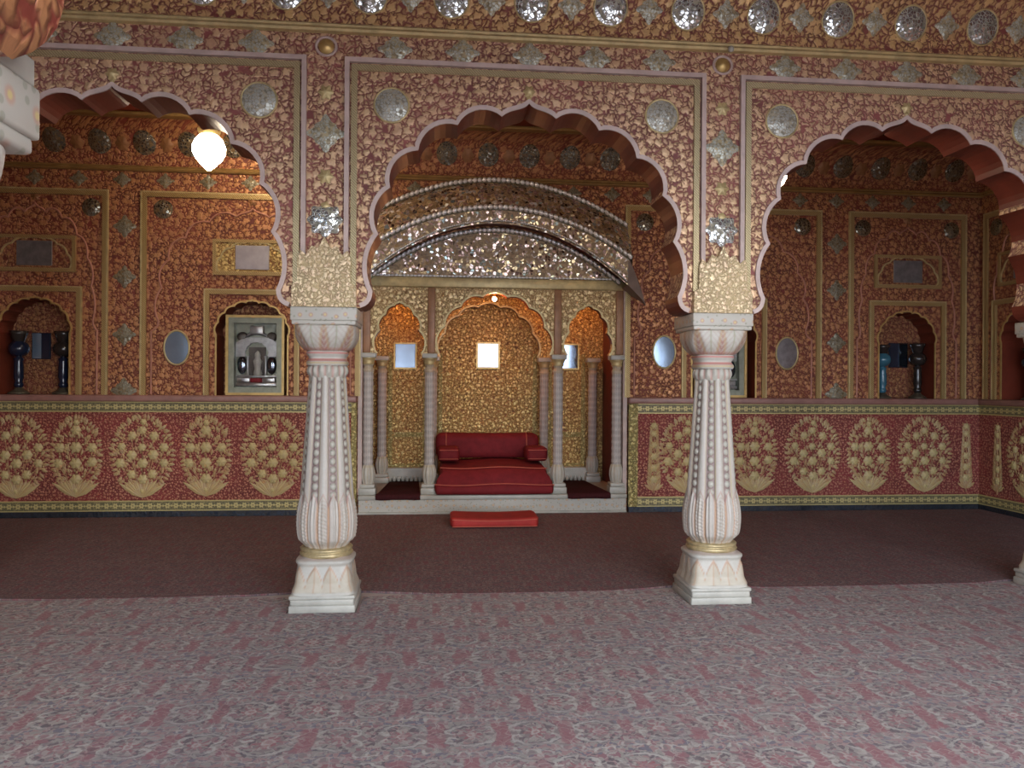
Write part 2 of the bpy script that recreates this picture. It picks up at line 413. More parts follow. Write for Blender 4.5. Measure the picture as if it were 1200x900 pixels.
def arc3(a, b, c, n=8):
    (ax, ay), (bx, by), (cx, cy) = a, b, c
    d = 2*(ax*(by-cy)+bx*(cy-ay)+cx*(ay-by))
    if abs(d) < 1e-9: return [a, b, c]
    ux = ((ax*ax+ay*ay)*(by-cy)+(bx*bx+by*by)*(cy-ay)+(cx*cx+cy*cy)*(ay-by))/d
    uy = ((ax*ax+ay*ay)*(cx-bx)+(bx*bx+by*by)*(ax-cx)+(cx*cx+cy*cy)*(bx-ax))/d
    r = math.hypot(ax-ux, ay-uy); t0 = math.atan2(ay-uy, ax-ux); t1 = math.atan2(by-uy, bx-ux); t2 = math.atan2(cy-uy, cx-ux)
    ccw = (bx-ax)*(cy-ay)-(by-ay)*(cx-ax) > 0
    if ccw:
        while t2 < t0: t2 += 2*PI
    else:
        while t2 > t0: t2 -= 2*PI
    return [(ux+r*math.cos(t0+(t2-t0)*k/n), uy+r*math.sin(t0+(t2-t0)*k/n)) for k in range(n+1)]
def bez(p0, p1, p2, p3, n=8):
    o = []
    for k in range(n+1):
        t = k/n; q = 1-t
        o.append(tuple(q**3*p0[i]+3*q*q*t*p1[i]+3*q*t*t*p2[i]+t**3*p3[i] for i in (0, 1)))
    return o
# right half of the big cusped arch, apex to springing (offset from its centre, height)
HALF = bez((0, 3.38), (.035, 3.325), (.12, 3.345), (.183, 3.285), 8)
for a, b, c in (((.183, 3.285), (.311, 3.327), (.476, 3.217)), ((.476, 3.217), (.62, 3.205), (.735, 3.04)), ((.735, 3.04), (.868, 2.98), (.917, 2.789)),
                ((.917, 2.789), (1.018, 2.645), (.993, 2.479)), ((.993, 2.479), (1.066, 2.287), (1.028, 2.105))):
    HALF += arc3(a, b, c, 9)[1:]
HALF += bez((1.028, 2.105), (1.028, 2.05), (1.05, 2.01), (1.105, 1.994), 5)[1:]
def full(half): return [(-x, z) for x, z in reversed(half)][:-1]+list(half)      # left springing .. apex .. right springing
ARCH = full(HALF)
def foil(half, z0, z1, n, bulge=.22, ogee=0.0):
    """cusped arch of n lobes springing at z0, crown at z1, left to right"""
    pts = []; h = z1-z0-(ogee or 0)
    cu = [(-half*math.cos(PI*k/n), z0+h*math.sin(PI*k/n)**.9 if 0 < k < n else z0) for k in range(n+1)]
    for k in range(n):
        a, b = cu[k], cu[k+1]; mx, mz = (a[0]+b[0])/2, (a[1]+b[1])/2
        L = math.hypot(b[0]-a[0], b[1]-a[1]); nx, nz = -(b[1]-a[1])/L, (b[0]-a[0])/L
        mid = (mx+nx*bulge*L, mz+nz*bulge*L)
        if ogee and n % 2 == 1 and k == n//2:
            ap = (0, z1+.0)
            seg = bez(a, (a[0]*.75, a[1]+.35*L), (-.08*L, z1-.25*L), ap, 5)+bez(ap, (.08*L, z1-.25*L), (b[0]*.75, b[1]+.35*L), b, 5)[1:]
        else: seg = arc3(a, mid, b, 6)
        pts += seg if not pts else seg[1:]
    return pts
def offset(pts, d):
    """open polyline moved sideways by d (left of travel)"""
    o = []
    for i, p in enumerate(pts):
        a = pts[max(0, i-1)]; b = pts[min(len(pts)-1, i+1)]
        L = math.hypot(b[0]-a[0], b[1]-a[1]) or 1
        o.append((p[0]-(b[1]-a[1])/L*d, p[1]+(b[0]-a[0])/L*d))
    return o
def ribbon(mb, pts, d0, d1, y0, y1):
    """raised strip following an open x-z polyline, between offsets d0 and d1, from y0 (front) to y1"""
    A, B = offset(pts, d0), offset(pts, d1); n = len(pts)
    v = [(p[0], y0, p[1]) for p in A]+[(p[0], y0, p[1]) for p in B]+[(p[0], y1, p[1]) for p in A]+[(p[0], y1, p[1]) for p in B]
    f = []
    for i in range(n-1): f += [(i, i+1, n+i+1, n+i), (i, 2*n+i, 2*n+i+1, i+1), (n+i, n+i+1, 3*n+i+1, 3*n+i)]
    f += [(0, n, 3*n, 2*n), (n-1, 3*n-1, 4*n-1, 2*n-1)]
    return mb.add(v, f)
def disc(mb, cx, cz, r, y, dome=.012, n=28, rx=None, wob=0, k=0):
    """shallow dome in x-z facing -y"""
    rx = rx or r
    def fn(u, v):
        q = 1+wob*math.cos(k*2*PI*u) if wob else 1
        return (cx+rx*v*q*math.cos(2*PI*u), y-dome*(1-v*v), cz+r*v*q*math.sin(2*PI*u))
    return mb.grid(n, 5, fn, True)
def ring(mb, cx, cz, rx, rz, y, w=.01, n=32): return mb.tube([(cx+rx*math.cos(2*PI*k/n), y, cz+rz*math.sin(2*PI*k/n)) for k in range(n)], w, 6, True)
def lozenge(mb, cx, cz, r, y, dome=.012, s=1.0):
    """cusped diamond"""
    def fn(u, v):
        t = 2*PI*u; q = .62+.30*abs(math.cos(2*t))**1.5+.10*math.cos(8*t)
        return (cx+r*s*v*q*math.cos(t), y-dome*(1-v*v), cz+r*v*q*math.sin(t))
    return mb.grid(48, 4, fn, True)

XL, XR = -6.1, 6.65          # side walls
YB = 8.88                    # back wall
YA = 5.12; TA = .28          # arcade wall: front face, thickness
PC = -.745; SP = 2.675       # column line, spacing
CX = PC+SP/2                 # centre arch
ZT = 3.80

# ------------------------------------------------------------------ floor and carpets
fl = tag(MB().box(XL-.3, XR+.3, -3.0, 10.6, -.12, 0).build('floor', 'floor'), kind='structure')
def slab(name, poly, z0, z1, mat, label, cat, holes=()):
    vs, ed = [], []; n = len(poly)
    for lp in [poly]+list(holes):
        b = len(vs); vs += [Vector(p) for p in lp]; ed += [(b+i, b+(i+1) % len(lp)) for i in range(len(lp))]
    r = delaunay_2d_cdt(vs, ed, [], 0, 1e-5)
    cen = lambda f: sum((r[0][i] for i in f), Vector((0, 0)))/3
    tri = [tuple(f) for f in r[2] if inside(cen(f), poly) and not any(inside(cen(f), h) for h in holes)]
    mb = MB().add([(p.x, p.y, z1) for p in r[0]], tri)
    mb.add([(p[0], p[1], z0) for p in poly]+[(p[0], p[1], z1) for p in poly], [(i, (i+1) % n, n+(i+1) % n, n+i) for i in range(n)])
    return tag(mb.build(name, mat), label, cat)
COLX = [PC+SP*k for k in (-1, 0, 1, 2)]
edge = [(XL+.05, 5.48), (-3.9, 5.49), (-3.6, 5.56), (-3.2, 5.56), (-2.6, 5.50), (-1.9, 5.49), (-1.3, 5.52), (-1.03, 5.56), (-.5, 5.56), (-.2, 5.50), (.0, 5.46), (.29, 5.445), (.76, 5.44), (1.2, 5.445), (1.48, 5.49), (1.72, 5.55), (2.15, 5.54), (2.38, 5.46), (3.04, 5.445), (4.1, 5.47), (4.38, 5.54), (4.83, 5.54), (5.2, 5.46), (XR-.05, 5.46)]
def edge_y(x):
    for (a, b), (c, d) in zip(edge, edge[1:]):
        if a <= x <= c: return b+(d-b)*(x-a)/(c-a)
poly = [(XL+.05, -1.0), (XR-.05, -1.0), (XR-.05, 5.45)]
for i, x in enumerate(reversed(COLX)):
    for q in (x+.62,): poly += [(q, min(5.46, edge_y(min(q, XR-.06)))-.004)] if q < XR-.3 else []
    poly += [(x+.235, 5.43), (x+.225, 5.055), (x-.225, 5.055), (x-.235, 5.435), (x-.62, min(5.46, edge_y(x-.62))-.004)]
    if i < 3:
        for k in range(1, 6):
            q = x-.62-(SP-1.24)*k/6; poly += [(q, edge_y(q)-.004)]
poly += [(XL+.05, 5.47)]
NX = -.886; NY = 1.16        # nearer column line
slab('carpet', poly, .001, .012, 'carpetA', 'large worn pinkish floral carpet filling the floor in front of the columns', 'carpet', [[(NX+2*SP*k+a, NY+b) for a, b in ((-.225, -.225), (.225, -.225), (.225, .225), (-.225, .225))] for k in (0, 1)])
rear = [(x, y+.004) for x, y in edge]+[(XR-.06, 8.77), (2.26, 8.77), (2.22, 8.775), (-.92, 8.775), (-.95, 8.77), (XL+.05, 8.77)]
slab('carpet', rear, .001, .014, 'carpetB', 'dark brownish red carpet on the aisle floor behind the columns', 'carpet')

# ------------------------------------------------------------------ carved columns
W0, GR, PK, GN, DK = (.47, .46, .405), (.46, .35, .17), (.40, .20, .16), (.28, .29, .19), (.17, .16, .16)
def mixc(a, b, t): t = max(0, min(1, t)); return tuple(a[i]*(1-t)+b[i]*t for i in range(3))
def sup(t, a, p): return a/(abs(math.cos(t))**p+abs(math.sin(t))**p)**(1/p)
def sstep(x, a, b):
    t = max(0, min(1, (x-a)/(b-a))); return t*t*(3-2*t)
def make_column(name, x, y):
    root = empty(name, (x, y, 0))
    MB().bev(-.2125, .2125, -.2125, .2125, 0, .055, .008).bev(-.205, .205, -.205, .205, .05, .095, .012).bev(-.212, .212, -.212, .212, .09, .118, .01).build('plinth', 'marble', root)
    def bell(u, v):
        t = 2*PI*u; z = .112+.245*v
        h = .207-.022*sstep(v, 0, .35)-.008*sstep(v, .35, .8)+.012*sstep(v, .75, .86)-.05*sstep(v, .88, 1)
        r = sup(t, h, 7-3.6*v)
        f = (u*12) % 1-.5; leaf = 1-abs(f)*2
        tip = .25+.5*leaf**.6
        on = sstep(tip-v, -.03, .03)*sstep(v, .06, .12)
        r += .007*on*(1-abs(f)*1.2); edge = math.exp(-((v-tip)/.045)**2)+.7*math.exp(-(f/.05)**2)*on
        c = mixc(mixc(W0, GR, .30*on), mixc(GR, PK, .6), .85*min(1, edge))
        return (r*math.cos(t), r*math.sin(t), z, mixc(c, (.5, .34, .3), .4*sstep(v, .9, .93)))
    MB().grid(144, 44, bell, True).build('base_bell', 'col', root)
    MB().lathe([(.12, .345), (.168, .347), (.178, .362), (.168, .376), (.16, .38), (.172, .386), (.174, .397), (.164, .405), (.12, .407)], 40).build('base_ring', 'goldring', root)
    def shaft(u, v):
        t = 2*PI*u; z = .40+1.165*v
        ph = u*16; k = int(math.floor(ph+.5)) % 16; f = ph-math.floor(ph+.5)      # -.5..+.5 across a lobe
        R = .168-.058*sstep(z, .70, 1.60)*1.0
        R = .170+(.112-.170)*max(0, min(1, (z-.72)/.835))
        if k % 2 == 0:
            r = R+.010*math.cos(f*PI); c = mixc(W0, PK, .25*abs(f)*2)
            c = mixc(c, mixc(GR, GN, .5), .85*sstep(abs(f), .38, .47))
        else:
            b = ((z-.02) % .055)/.055-.5
            d = 1-(f/.36)**2-(b/.42)**2
            r = R-.010+(.014*math.sqrt(d) if d > 0 else 0)
            c = mixc(mixc(W0, GN, .25), mixc(DK, PK, .3), .95 if d <= .12 else .08)
        # leafy bulb round the foot
        zb = (z-.40)/.34
        bul = .152+.034*math.sin(PI*max(0, min(1, zb*.80+.10)))**1.1
        leaf = 1-abs(f)*2
        tip = .69+.085*leaf**.8
        on = sstep(tip-z, -.006, .006)
        if on > 0:
            fold = .013*math.cos(f*PI)+.004*math.cos(f*6*PI)
            rb = bul+fold
            q = math.sin(z*260+f*8)*.0025 if k % 2 == 0 else 0
            cb = mixc(W0, PK, .35*sstep(abs(f), .25, .5)+.1); cb = mixc(cb, mixc(GR, PK, .5), .9*sstep(abs(f), .36, .46))
            cb = mixc(cb, PK, .95*math.exp(-((z-tip)/.010)**2)); cb = mixc(cb, (.42, .35, .27), .5*sstep(.46-z, 0, .05))
            if k % 2 == 0: cb = mixc(cb, (.38, .31, .22), .45 if math.sin(z*260+abs(f)*14) > .2 and abs(f) < .22 else 0)
            r = r*(1-on)+max(rb+q, r)*on; c = mixc(c, cb, on)
        if z < .47: r -= .04*(1-sstep(z, .40, .47))
        return (r*math.cos(t), r*math.sin(t), z, c)
    MB().grid(256, 190, shaft, True).build('shaft', 'col', root)
    def collar(u, v):
        t = 2*PI*u; z = 1.535+.085*v; f = (u*16) % 1-.5
        r = .118+.014*math.sin(PI*v)+.006*math.cos(f*2*PI)*sstep(v, 0, .5)
        return (r*math.cos(t), r*math.sin(t), z, mixc(W0, PK if abs(f) > .35 else GN, .55*sstep(abs(f), .2, .5)+.15))
    MB().grid(128, 10, collar, True).build('collar', 'col', root)
    def necking(u, v):
        t = 2*PI*u; z = 1.615+.105*v; a = .128+.008*math.sin(3.2*PI*v)
        r = sup(t, a, 3.2)
        c = mixc(W0, (.45, .15, .13), .8 if .28 < v < .42 or .72 < v < .84 else 0); c = mixc(c, GR, .7 if .1 < v < .24 else 0)
        return (r*math.cos(t), r*math.sin(t), z, c)
    MB().grid(96, 24, necking, True).build('necking', 'col', root)
    def bowl(u, v):
        t = 2*PI*u; z = 1.712+.172*v
        a = .138+.060*math.sin(v*PI/2)**.62
        r = sup(t, a, 2.4+3.2*v)
        f = (u*8) % 1-.5; w = abs(f)*2
        leaf = sstep(.55+.4*v-w, -.05, .25)
        corner = .010*math.exp(-(((u*4-.5) % 1-.5)/.12)**2)*math.sin(PI*v)
        r += .012*leaf*math.sin(PI*min(1, v*1.1))*(1-.3*w)+corner-.012*sstep(v, .93, 1)
        vein = math.exp(-(f/.035)**2); rim = math.exp(-((w-.55-.4*v)/.10)**2); dap = math.sin(v*26+abs(f)*30)
        c = mixc(W0, mixc(PK, DK, .3), 1.0*(1-leaf)*(.5+.5*(dap > 0))+.25*(dap > .3)); c = mixc(c, GN, .75*vein*leaf); c = mixc(c, GR, .6*rim); c = mixc(c, (.45, .2, .16), .5*sstep(.16-v, 0, .1))
        return (r*math.cos(t), r*math.sin(t), z, c)
    MB().grid(160, 40, bowl, True).build('capital', 'col', root)
    MB().bev(-.2125, .2125, -.2125, .2125, 1.905, 1.992, .006).bev(-.205, .205, -.205, .205, 1.878, 1.908, .008).build('abacus', 'abacus', root)
    return root
YC = YA-.05+.2125
col0 = make_column('marble_column', COLX[1], YC)
tag(col0, 'carved white marble column standing left of the red throne seat', 'column', kind='thing')
for x, y, lab in ((COLX[2], YC, 'carved white marble column standing right of the red throne seat'),
                  (COLX[3], YC, 'marble column cut off by the right edge of the photo, only its base corner showing'),
                  (COLX[0], YC, 'carved white marble column carrying the far end of the left arch'),
                  (NX, NY, 'nearest marble column, only its painted capital block showing in the top left corner'),
                  (NX+2*SP, NY, 'nearer marble column carrying the other end of the arch overhead')):
    c = copy_tree(col0); c.location = (x, y, 0); tag(c, lab, 'column', kind='thing')

# ------------------------------------------------------------------ the arcade walls
def arcade(name, xs, y0, x0, x1, zt, deco, TA=.28):
    """wall on columns at xs, cusped arches between them"""
    root_mb = MB(); poly = [(x0, zt), (x0, 1.992)]
    pts = [(x0, 1.992)]
    cs = [(xs[i]+xs[i+1])/2 for i in range(len(xs)-1)]
    line = []
    ext = (xs[1]-xs[0]-SP)/2                     # wider bays get the same curve with a longer crown
    arch = [(px+(ext if px > 0 else -ext if px < 0 else 0), pz) for px, pz in ARCH]
    for c in cs: line += [(c+px, pz) for px, pz in arch]
    line = [p for p in line if x0+.01 < p[0] < x1-.01]
    start = [(x0, 1.992)] if line[0][1] < 2.0 else [(x0, line[0][1])]
    end = [(x1, 1.992)] if line[-1][1] < 2.0 else [(x1, line[-1][1])]
    poly = start+line+end+[(x1, zt), (x0, zt)]
    w = tag(plate(root_mb, poly, [], y0, y0+TA).build(name, 'arcade'), kind='structure')
    for c in cs:
        a = [(c+px, pz) for px, pz in arch if x0+.02 < c+px < x1-.02]
        if len(a) < 2: continue
        ribbon(MB(), a, .0, .030, y0-.012, y0+.004).build('arch_edging', 'pinkline', w)
        # dark lacquered underside of the arch
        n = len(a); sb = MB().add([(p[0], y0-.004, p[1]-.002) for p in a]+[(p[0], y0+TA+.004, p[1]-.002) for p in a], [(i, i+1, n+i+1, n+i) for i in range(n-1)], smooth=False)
        sb.build('arch_soffit', 'redplain' if deco else 'wall', w)  # near arch takes the darker wall colour as painted underside shade
    if not deco: return w
    for c in cs:
        # frame round each arch panel
        L, R = c-1.185, c+1.185
        if R > x1-.05: R = x1-.02
        path = [(L, 2.14), (L, 3.60), (R, 3.60), (R, 2.14)]
        ribbon_sq(MB(), path, .0, .030, y0-.030, y0).build('panel_frame', 'pinkline', w)
        ribbon_sq(MB(), path, -.012, -.050, y0-.018, y0).build('frame_rope', 'ropeolive', w)
        for sx in (-1, 1):
            mx = c+sx*.912
            if mx > x1: continue
            m = disc(MB(), mx, 3.332, .112, y0-.004, .02).build('mirror_medallion', 'medal', w)
            ring(MB(), mx, 3.332, .114, .114, y0-.004, .007).build('medallion_rim', 'goldpale', m)
        fb = MB(); disc(fb, c, 3.46, .038, y0-.004, .02, 20, wob=.18, k=6); disc(fb, c, 3.415, .016, y0-.004, .012, 12)
        fb.build('apex_flower', 'goldpale', w)
    for x in xs:
        if x < x0 or x > x1: continue
        # plain gilt field over the capital, with a leafy upper outline
        pl = MB(); top = [(-.17, 2.30), (-.15, 2.36), (-.115, 2.33), (-.08, 2.39), (-.04, 2.37), (0, 2.45), (.04, 2.37), (.08, 2.39), (.115, 2.33), (.15, 2.36), (.17, 2.30)]
        plate(pl, [(x-.205, 1.994), (x+.205, 1.994), (x+.205, 2.13), (x+.17, 2.16)]+[(x+a, b) for a, b in reversed(top)]+[(x-.17, 2.16), (x-.205, 2.13)], [], y0-.045, y0)
        pl.build('gilt_leaf_panel', 'leafpanel', w)
        for sx in (-1, 1):      # little drop where each frame ends
            MB().ball((x+sx*.155, y0-.02, 2.13), .022, .02, .04).build('frame_drop', 'pinkline', w)
        lozenge(MB(), x, 3.13, .125, y0-.004, .015).build('mirror_diamond', 'diamond', w)
        st = disc(MB(), x, 2.565, .105, y0-.004, .018, 48, wob=.12, k=8).build('mirror_star', 'medcove', w)
        disc(MB(), x, 2.655, .03, y0-.004, .012, 14, wob=.15, k=5).build('star_finial', 'goldpale', st)
        for zz in (3.40, 2.85):
            disc(MB(), x, zz, .045, y0-.003, .016, 24, wob=.2, k=6).build('gilt_rosette', 'goldpale', w)
        rb = disc(MB(), x, 3.70, .05, y0-.004, .025, 24).build('boss', 'gold', w)
        ring(MB(), x, 3.70, .065, .06, y0-.004, .009).build('boss_rim', 'pinkline', rb)
        for k in range(1, 6):
            q = x+k*SP/6
            if q < x1-.1: lozenge(MB(), q, 3.70, .10, y0-.004, .012, 1.15).build('frieze_diamond', 'diamond', w)
    return w
def ribbon_sq(mb, path, d0, d1, y0, y1):
    """mitred flat strip along an open right-angled x-z path"""
    n = len(path); dirs = []
    for i in range(n-1):
        dx, dz = path[i+1][0]-path[i][0], path[i+1][1]-path[i][1]; L = math.hypot(dx, dz); dirs.append((-dz/L, dx/L))
    def off(d):
        o = []
        for i, p in enumerate(path):
            a = dirs[max(0, i-1)]; b = dirs[min(n-2, i)]
            nx, nz = (a[0]+b[0], a[1]+b[1]) if a != b else a
            o.append((p[0]+nx*d, p[1]+nz*d))
        return o
    A, B = off(d0), off(d1)
    v = [(p[0], y0, p[1]) for p in A]+[(p[0], y0, p[1]) for p in B]+[(p[0], y1, p[1]) for p in A]+[(p[0], y1, p[1]) for p in B]; f = []
    for i in range(n-1): f += [(i, i+1, n+i+1, n+i), (i, 2*n+i, 2*n+i+1, i+1), (n+i, n+i+1, 3*n+i+1, 3*n+i)]
    f += [(0, n, 3*n, 2*n), (n-1, 3*n-1, 4*n-1, 2*n-1)]
    return mb.add(v, f)
def frame_sq(mb, x0, x1, z0, z1, d0, d1, y0, y1):
    m = (x0+x1)/2
    return ribbon_sq(mb, [(m, z0), (x0, z0), (x0, z1), (x1, z1), (x1, z0), (m, z0)], d0, d1, y0, y1)
XSF = [PC+SP*k for k in (-2, -1, 0, 1, 2, 3)]
wall_mid = arcade('wall_middle', XSF, YA, XL, XR, 3.86, True)
XSN = [NX+2*SP*k for k in (-1, 0, 1, 2)]
wall_near = arcade('wall_near', XSN, NY-.22, XL, XR, 4.44, False, .30)
# the painted leafy panel above the nearest capital
for x in (NX, NX+2*SP):
    MB().bev(x-.206, x+.206, NY-.206, NY+.206, 1.994, 2.04, .004).build('impost', 'marble', wall_near)

def cornice(name, y, zc, x0, x1, mat, parent, r=.03):
    prof = [(0, 0), (-.035, .004), (-.045, .018), (-.035, .034), (-.02, .04), (-.028, .052), (-.02, .062), (0, .066)]
    v = [(x, y+p[0]*r/.03, zc+p[1]*r/.03) for x in (x0, x1) for p in prof]; n = len(prof)
    return MB().add(v, [(i, i+1, n+i+1, n+i) for i in range(n-1)]).build(name, mat, parent)
cornice('cornice', YA, 3.785, XL, XR, 'goldpale', wall_mid)
# coved upper wall of the front hall, with its row of mirror medallions
def cove_pt(v, y0, z0, d, h): a = v*PI/2; return (y0-d*(1-math.cos(a)), z0+h*math.sin(a))
def cove(name, y0, z0, d, h, x0, x1, mat, parent):
    return MB().grid(1, 14, lambda u, v: (x0+(x1-x0)*u, *cove_pt(v, y0, z0, d, h))).build(name, mat, parent)
cv = cove('cove', YA, 3.84, .42, .60, XL, XR, 'cove', wall_mid)
def on_cove(mb, y0, z0, d, h):
    """lay a shape built at wall coordinates (x, dy, z) on the cove"""
    def fn(x, y, z):
        a = math.asin(max(0, min(1, (z-z0)/h))); ny, nz = -math.cos(a)*h, -math.sin(a)*d; L = math.hypot(ny, nz)
        return (x, y0-d*(1-math.cos(a))-ny/L*y, z+(-nz/L)*y)
    return mb.map(lambda x, y, z: fn(x, y, z))
k0 = int((XL-.069)/.535)
for k in range(k0, 13):
    x = .069+k*.535
    if not XL+.2 < x < XR-.15: continue
    m = on_cove(disc(MB(), x, 4.04, .112, -.004, .02), YA, 3.84, .42, .60).build('cove_medallion', 'medcove', cv)
    on_cove(ring(MB(), x, 4.04, .115, .115, -.004, .006), YA, 3.84, .42, .60).build('medallion_rim', 'goldpale', m)
    on_cove(lozenge(MB(), x+.2675, 4.04, .092, -.004, .012), YA, 3.84, .42, .60).build('cove_diamond', 'diamond', cv)
kb = tag(MB().ball((at(857, 57, YA-.06)[0], YA-.055, at(857, 57, YA-.06)[1]), .022, .018, .022).build('wall_hook', 'marble'), 'small pale knob fixed on the gold cornice above the right column', 'hook')

# ceilings
cl = tag(MB().box(XL, XR, -1.6, YA-.40, 4.44, 4.54).build('ceiling', 'ceil'), kind='structure')
ca = tag(MB().box(XL, XR, YA+TA, YB+.1, 4.86, 4.96).build('ceiling_aisle', 'ceil'), kind='structure')
MB().box(XL, XR, YA+.02, YA+TA, 3.84, 4.9).build('upper_wall', 'redplain', wall_mid)

# ------------------------------------------------------------------ bouquets
def bouquet_mesh(w, h, cols, seed, slim=False):
    """gilt plant in relief: stems, rosettes, leaves and a fan of big leaves at the foot; centred, facing -y"""
    R = random.Random(seed); mb = MB()
    LC, RC = (.38, .21, .09), (.50, .40, .17)
    def leaf(x, z, a, L, wd, up=.010, c=None):
        ca, sa = math.cos(a), math.sin(a); c = c or mixc(LC, RC, R.random()*.7)
        P = [(0, 0, .001), (.35, .5, .003), (.7, .38, .003), (1, 0, .001), (.7, -.38, .003), (.35, -.5, .003), (.45, 0, up)]
        mb.add([(x+ca*p[0]*L-sa*p[1]*wd, -p[2], z+sa*p[0]*L+ca*p[1]*wd) for p in P], [(0, 1, 6), (1, 2, 6), (2, 3, 6), (3, 4, 6), (4, 5, 6), (5, 0, 6)], c)
    def rose(x, z, r):
        mb.grid(24, 4, lambda u, v: (x+r*v*(1+.10*math.cos(6*2*PI*u)*v)*math.cos(2*PI*u), -(.020*(1-v*v)+.003*math.cos(6*2*PI*u)*v), z+r*v*(1+.10*math.cos(6*2*PI*u)*v)*math.sin(2*PI*u), mixc(RC, LC, .8 if v > .9 else 0)), True)
        for k in range(6): leaf(x+r*1.0*math.cos(k*PI/3+.4), z+r*1.0*math.sin(k*PI/3+.4), k*PI/3+.4+R.uniform(-.4, .4), r*.6, r*.4)
    z0 = -h/2
    if slim:
        for k in range(5): rose(0, z0+.16*h+k*.165*h, .052-.003*k)
        for k in range(34):
            t = k/33; z = z0+.08*h+.80*h*t
            for s in (-1, 1): leaf(s*.018, z, PI/2-s*(1.0-.5*t), .07*(1-.4*t)+.02, .022)
        for k in range(-3, 4): leaf(0, z0, PI/2+k*.33, .14, .04)
        b0 = len(mb.c); mb.tube([(0, -.004, z0-.03), (0, -.006, z0+h*.95)], .006); mb.c[b0:] = [LC]*(len(mb.c)-b0); rose(0, z0+h*.93, .04)
        return mb
    for k in range(-6, 7): leaf(0, z0-.02, PI/2+k*.165, .17+.022*abs(k), .06, .016, mixc(RC, LC, .25+.3*(k % 2)))
    rose(0, z0+.06, .035)
    spots = []
    for i in range(cols):
        fx = (i-(cols-1)/2)/((cols-1)/2)
        cnt = 4 if abs(fx) < .1 else (3 if abs(fx) < .75 else 2)
        top = math.sqrt(max(0, 1-(fx*.88)**2))
        for j in range(cnt):
            t = (j+.5)/cnt
            spots.append((fx*w*.37, -.02*h+(.48*h*top)*(2*t-1)*.88+.05*h, (.052 if cols > 3 else .056)+R.uniform(-.007, .006)))
    spots.append((0, h*.46, .036))
    for x, z, r in spots:
        b0 = len(mb.c); mb.tube([(0, -.004, z0+.03), (x*.5, -.006, z0+.22*h), (x, -.006, z-.04)], .004, 5); mb.c[b0:] = [LC]*(len(mb.c)-b0); rose(x+R.uniform(-.008, .008), z+R.uniform(-.008, .008), r)
    for k in range(170):
        a = R.uniform(0, 2*PI); q = math.sqrt(R.uniform(.02, 1))
        x, z = w*.5*q*math.cos(a), .04*h+h*.46*q*math.sin(a)
        if any(math.hypot(x-p[0], z-p[1]) < p[2]*1.25 for p in spots): continue
        leaf(x, z, math.atan2(z-z0-.1, x)+R.uniform(-.7, .7), R.uniform(.05, .08), R.uniform(.022, .034))
    for k in range(44):
        a = -.45*PI+ (k/43)*1.9*PI-.0
        x, z = w*.46*math.cos(a), .04*h+h*.44*math.sin(a)
        leaf(x, z, a+R.uniform(-.4, .4), .075, .036)
    return mb

# ------------------------------------------------------------------ back wall and right wall
# each bay is written in wall coordinates (u along the wall, z up, depth: negative towards the room)
NICHE = [(p[0]-0, p[1]) for p in foil(.385, 2.03, 2.42, 9, .20, .03)]
def niche_loop(c, half): return [(c-half, 1.352)]+[(c+x*half/.385, z) for x, z in NICHE]+[(c+half, 1.352)]
def bay(w, c, half, nh, place, wide):
    """panel frame, arch line, niche back, frames; place() turns (u, depth, z) into the world"""
    def P(mb): return mb.map(place)
    L, R = c-half, c+half
    path = [(L, 1.35), (L, 3.60), (R, 3.60), (R, 1.35)]
    P(ribbon_sq(MB(), path, 0, -.047, -.025, 0)).build('panel_frame', 'rope', w)
    P(ribbon_sq(MB(), path, .0, .016, -.030, 0)).build('frame_edge', 'goldpale', w)
    s = (half-.10)/1.105
    arch = [(c+x*s, z+.07) for x, z in ARCH]
    arch = [(arch[0][0], 1.36)]+arch+[(arch[-1][0], 1.36)]
    P(MB().tube([(x, -.006, z) for x, z in arch], .011, 6)).build('arch_line', 'redline', w)
    # surround of the niche and its inner border
    q = nh+.125; f1 = [(c-q, 1.352), (c-q, 2.53), (c+q, 2.53), (c+q, 1.352)]
    P(ribbon_sq(MB(), f1, 0, -.045, -.028, 0)).build('niche_frame', 'rope', w)
    P(ribbon_sq(MB(), f1, 0, .012, -.034, 0)).build('frame_edge', 'goldpale', w)
    loop = niche_loop(c, nh)
    P(ribbon(MB(), loop, 0, .018, -.012, .002)).build('niche_edging', 'gold', w)
    n = len(loop)
    nb = P(MB().add([(p[0], 0, p[1]) for p in loop]+[(p[0], .30, p[1]) for p in loop], [(i, i+1, n+i+1, n+i) for i in range(n-1)]).add([(loop[0][0], 0, 1.352), (loop[-1][0], 0, 1.352), (loop[-1][0], .30, 1.352), (loop[0][0], .30, 1.352)], [(0, 1, 2, 3)]))
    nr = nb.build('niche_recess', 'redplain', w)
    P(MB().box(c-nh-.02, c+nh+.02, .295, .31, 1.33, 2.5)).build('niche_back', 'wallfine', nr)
    for sx in (-1, 1):
        mx, mr = (c+sx*(half-.22), .105) if wide else (c+sx*(half-.17), .10)
        P(disc(MB(), mx, 3.42, mr, -.003, .02)).build('mirror_medallion', 'meddark', w)
    P(disc(MB(), c, 3.53, .045, -.003, .016, 24, wob=.2, k=6)).build('apex_flower', 'rosedull', w)
def back_place(u, d, z): return (u, YB+d, z)
def right_place(u, d, z): return (XR-d, u, z) if False else (XR+d, u, z)
BB = [(-4.41, .755, .36), (-2.09, 1.19, .385), (3.385, 1.19, .385), (5.69, .74, .355)]
TC = .65                                     # throne axis
hole_t = [(TC-1.56, .0), (TC-1.56, 2.72), (TC+1.56, 2.72), (TC+1.56, .0)]
outer = [(XL, .0), (TC-1.56, 0), (TC-1.56, 2.72), (TC+1.56, 2.72), (TC+1.56, 0), (XR, 0), (XR, 3.87), (XL, 3.87)]
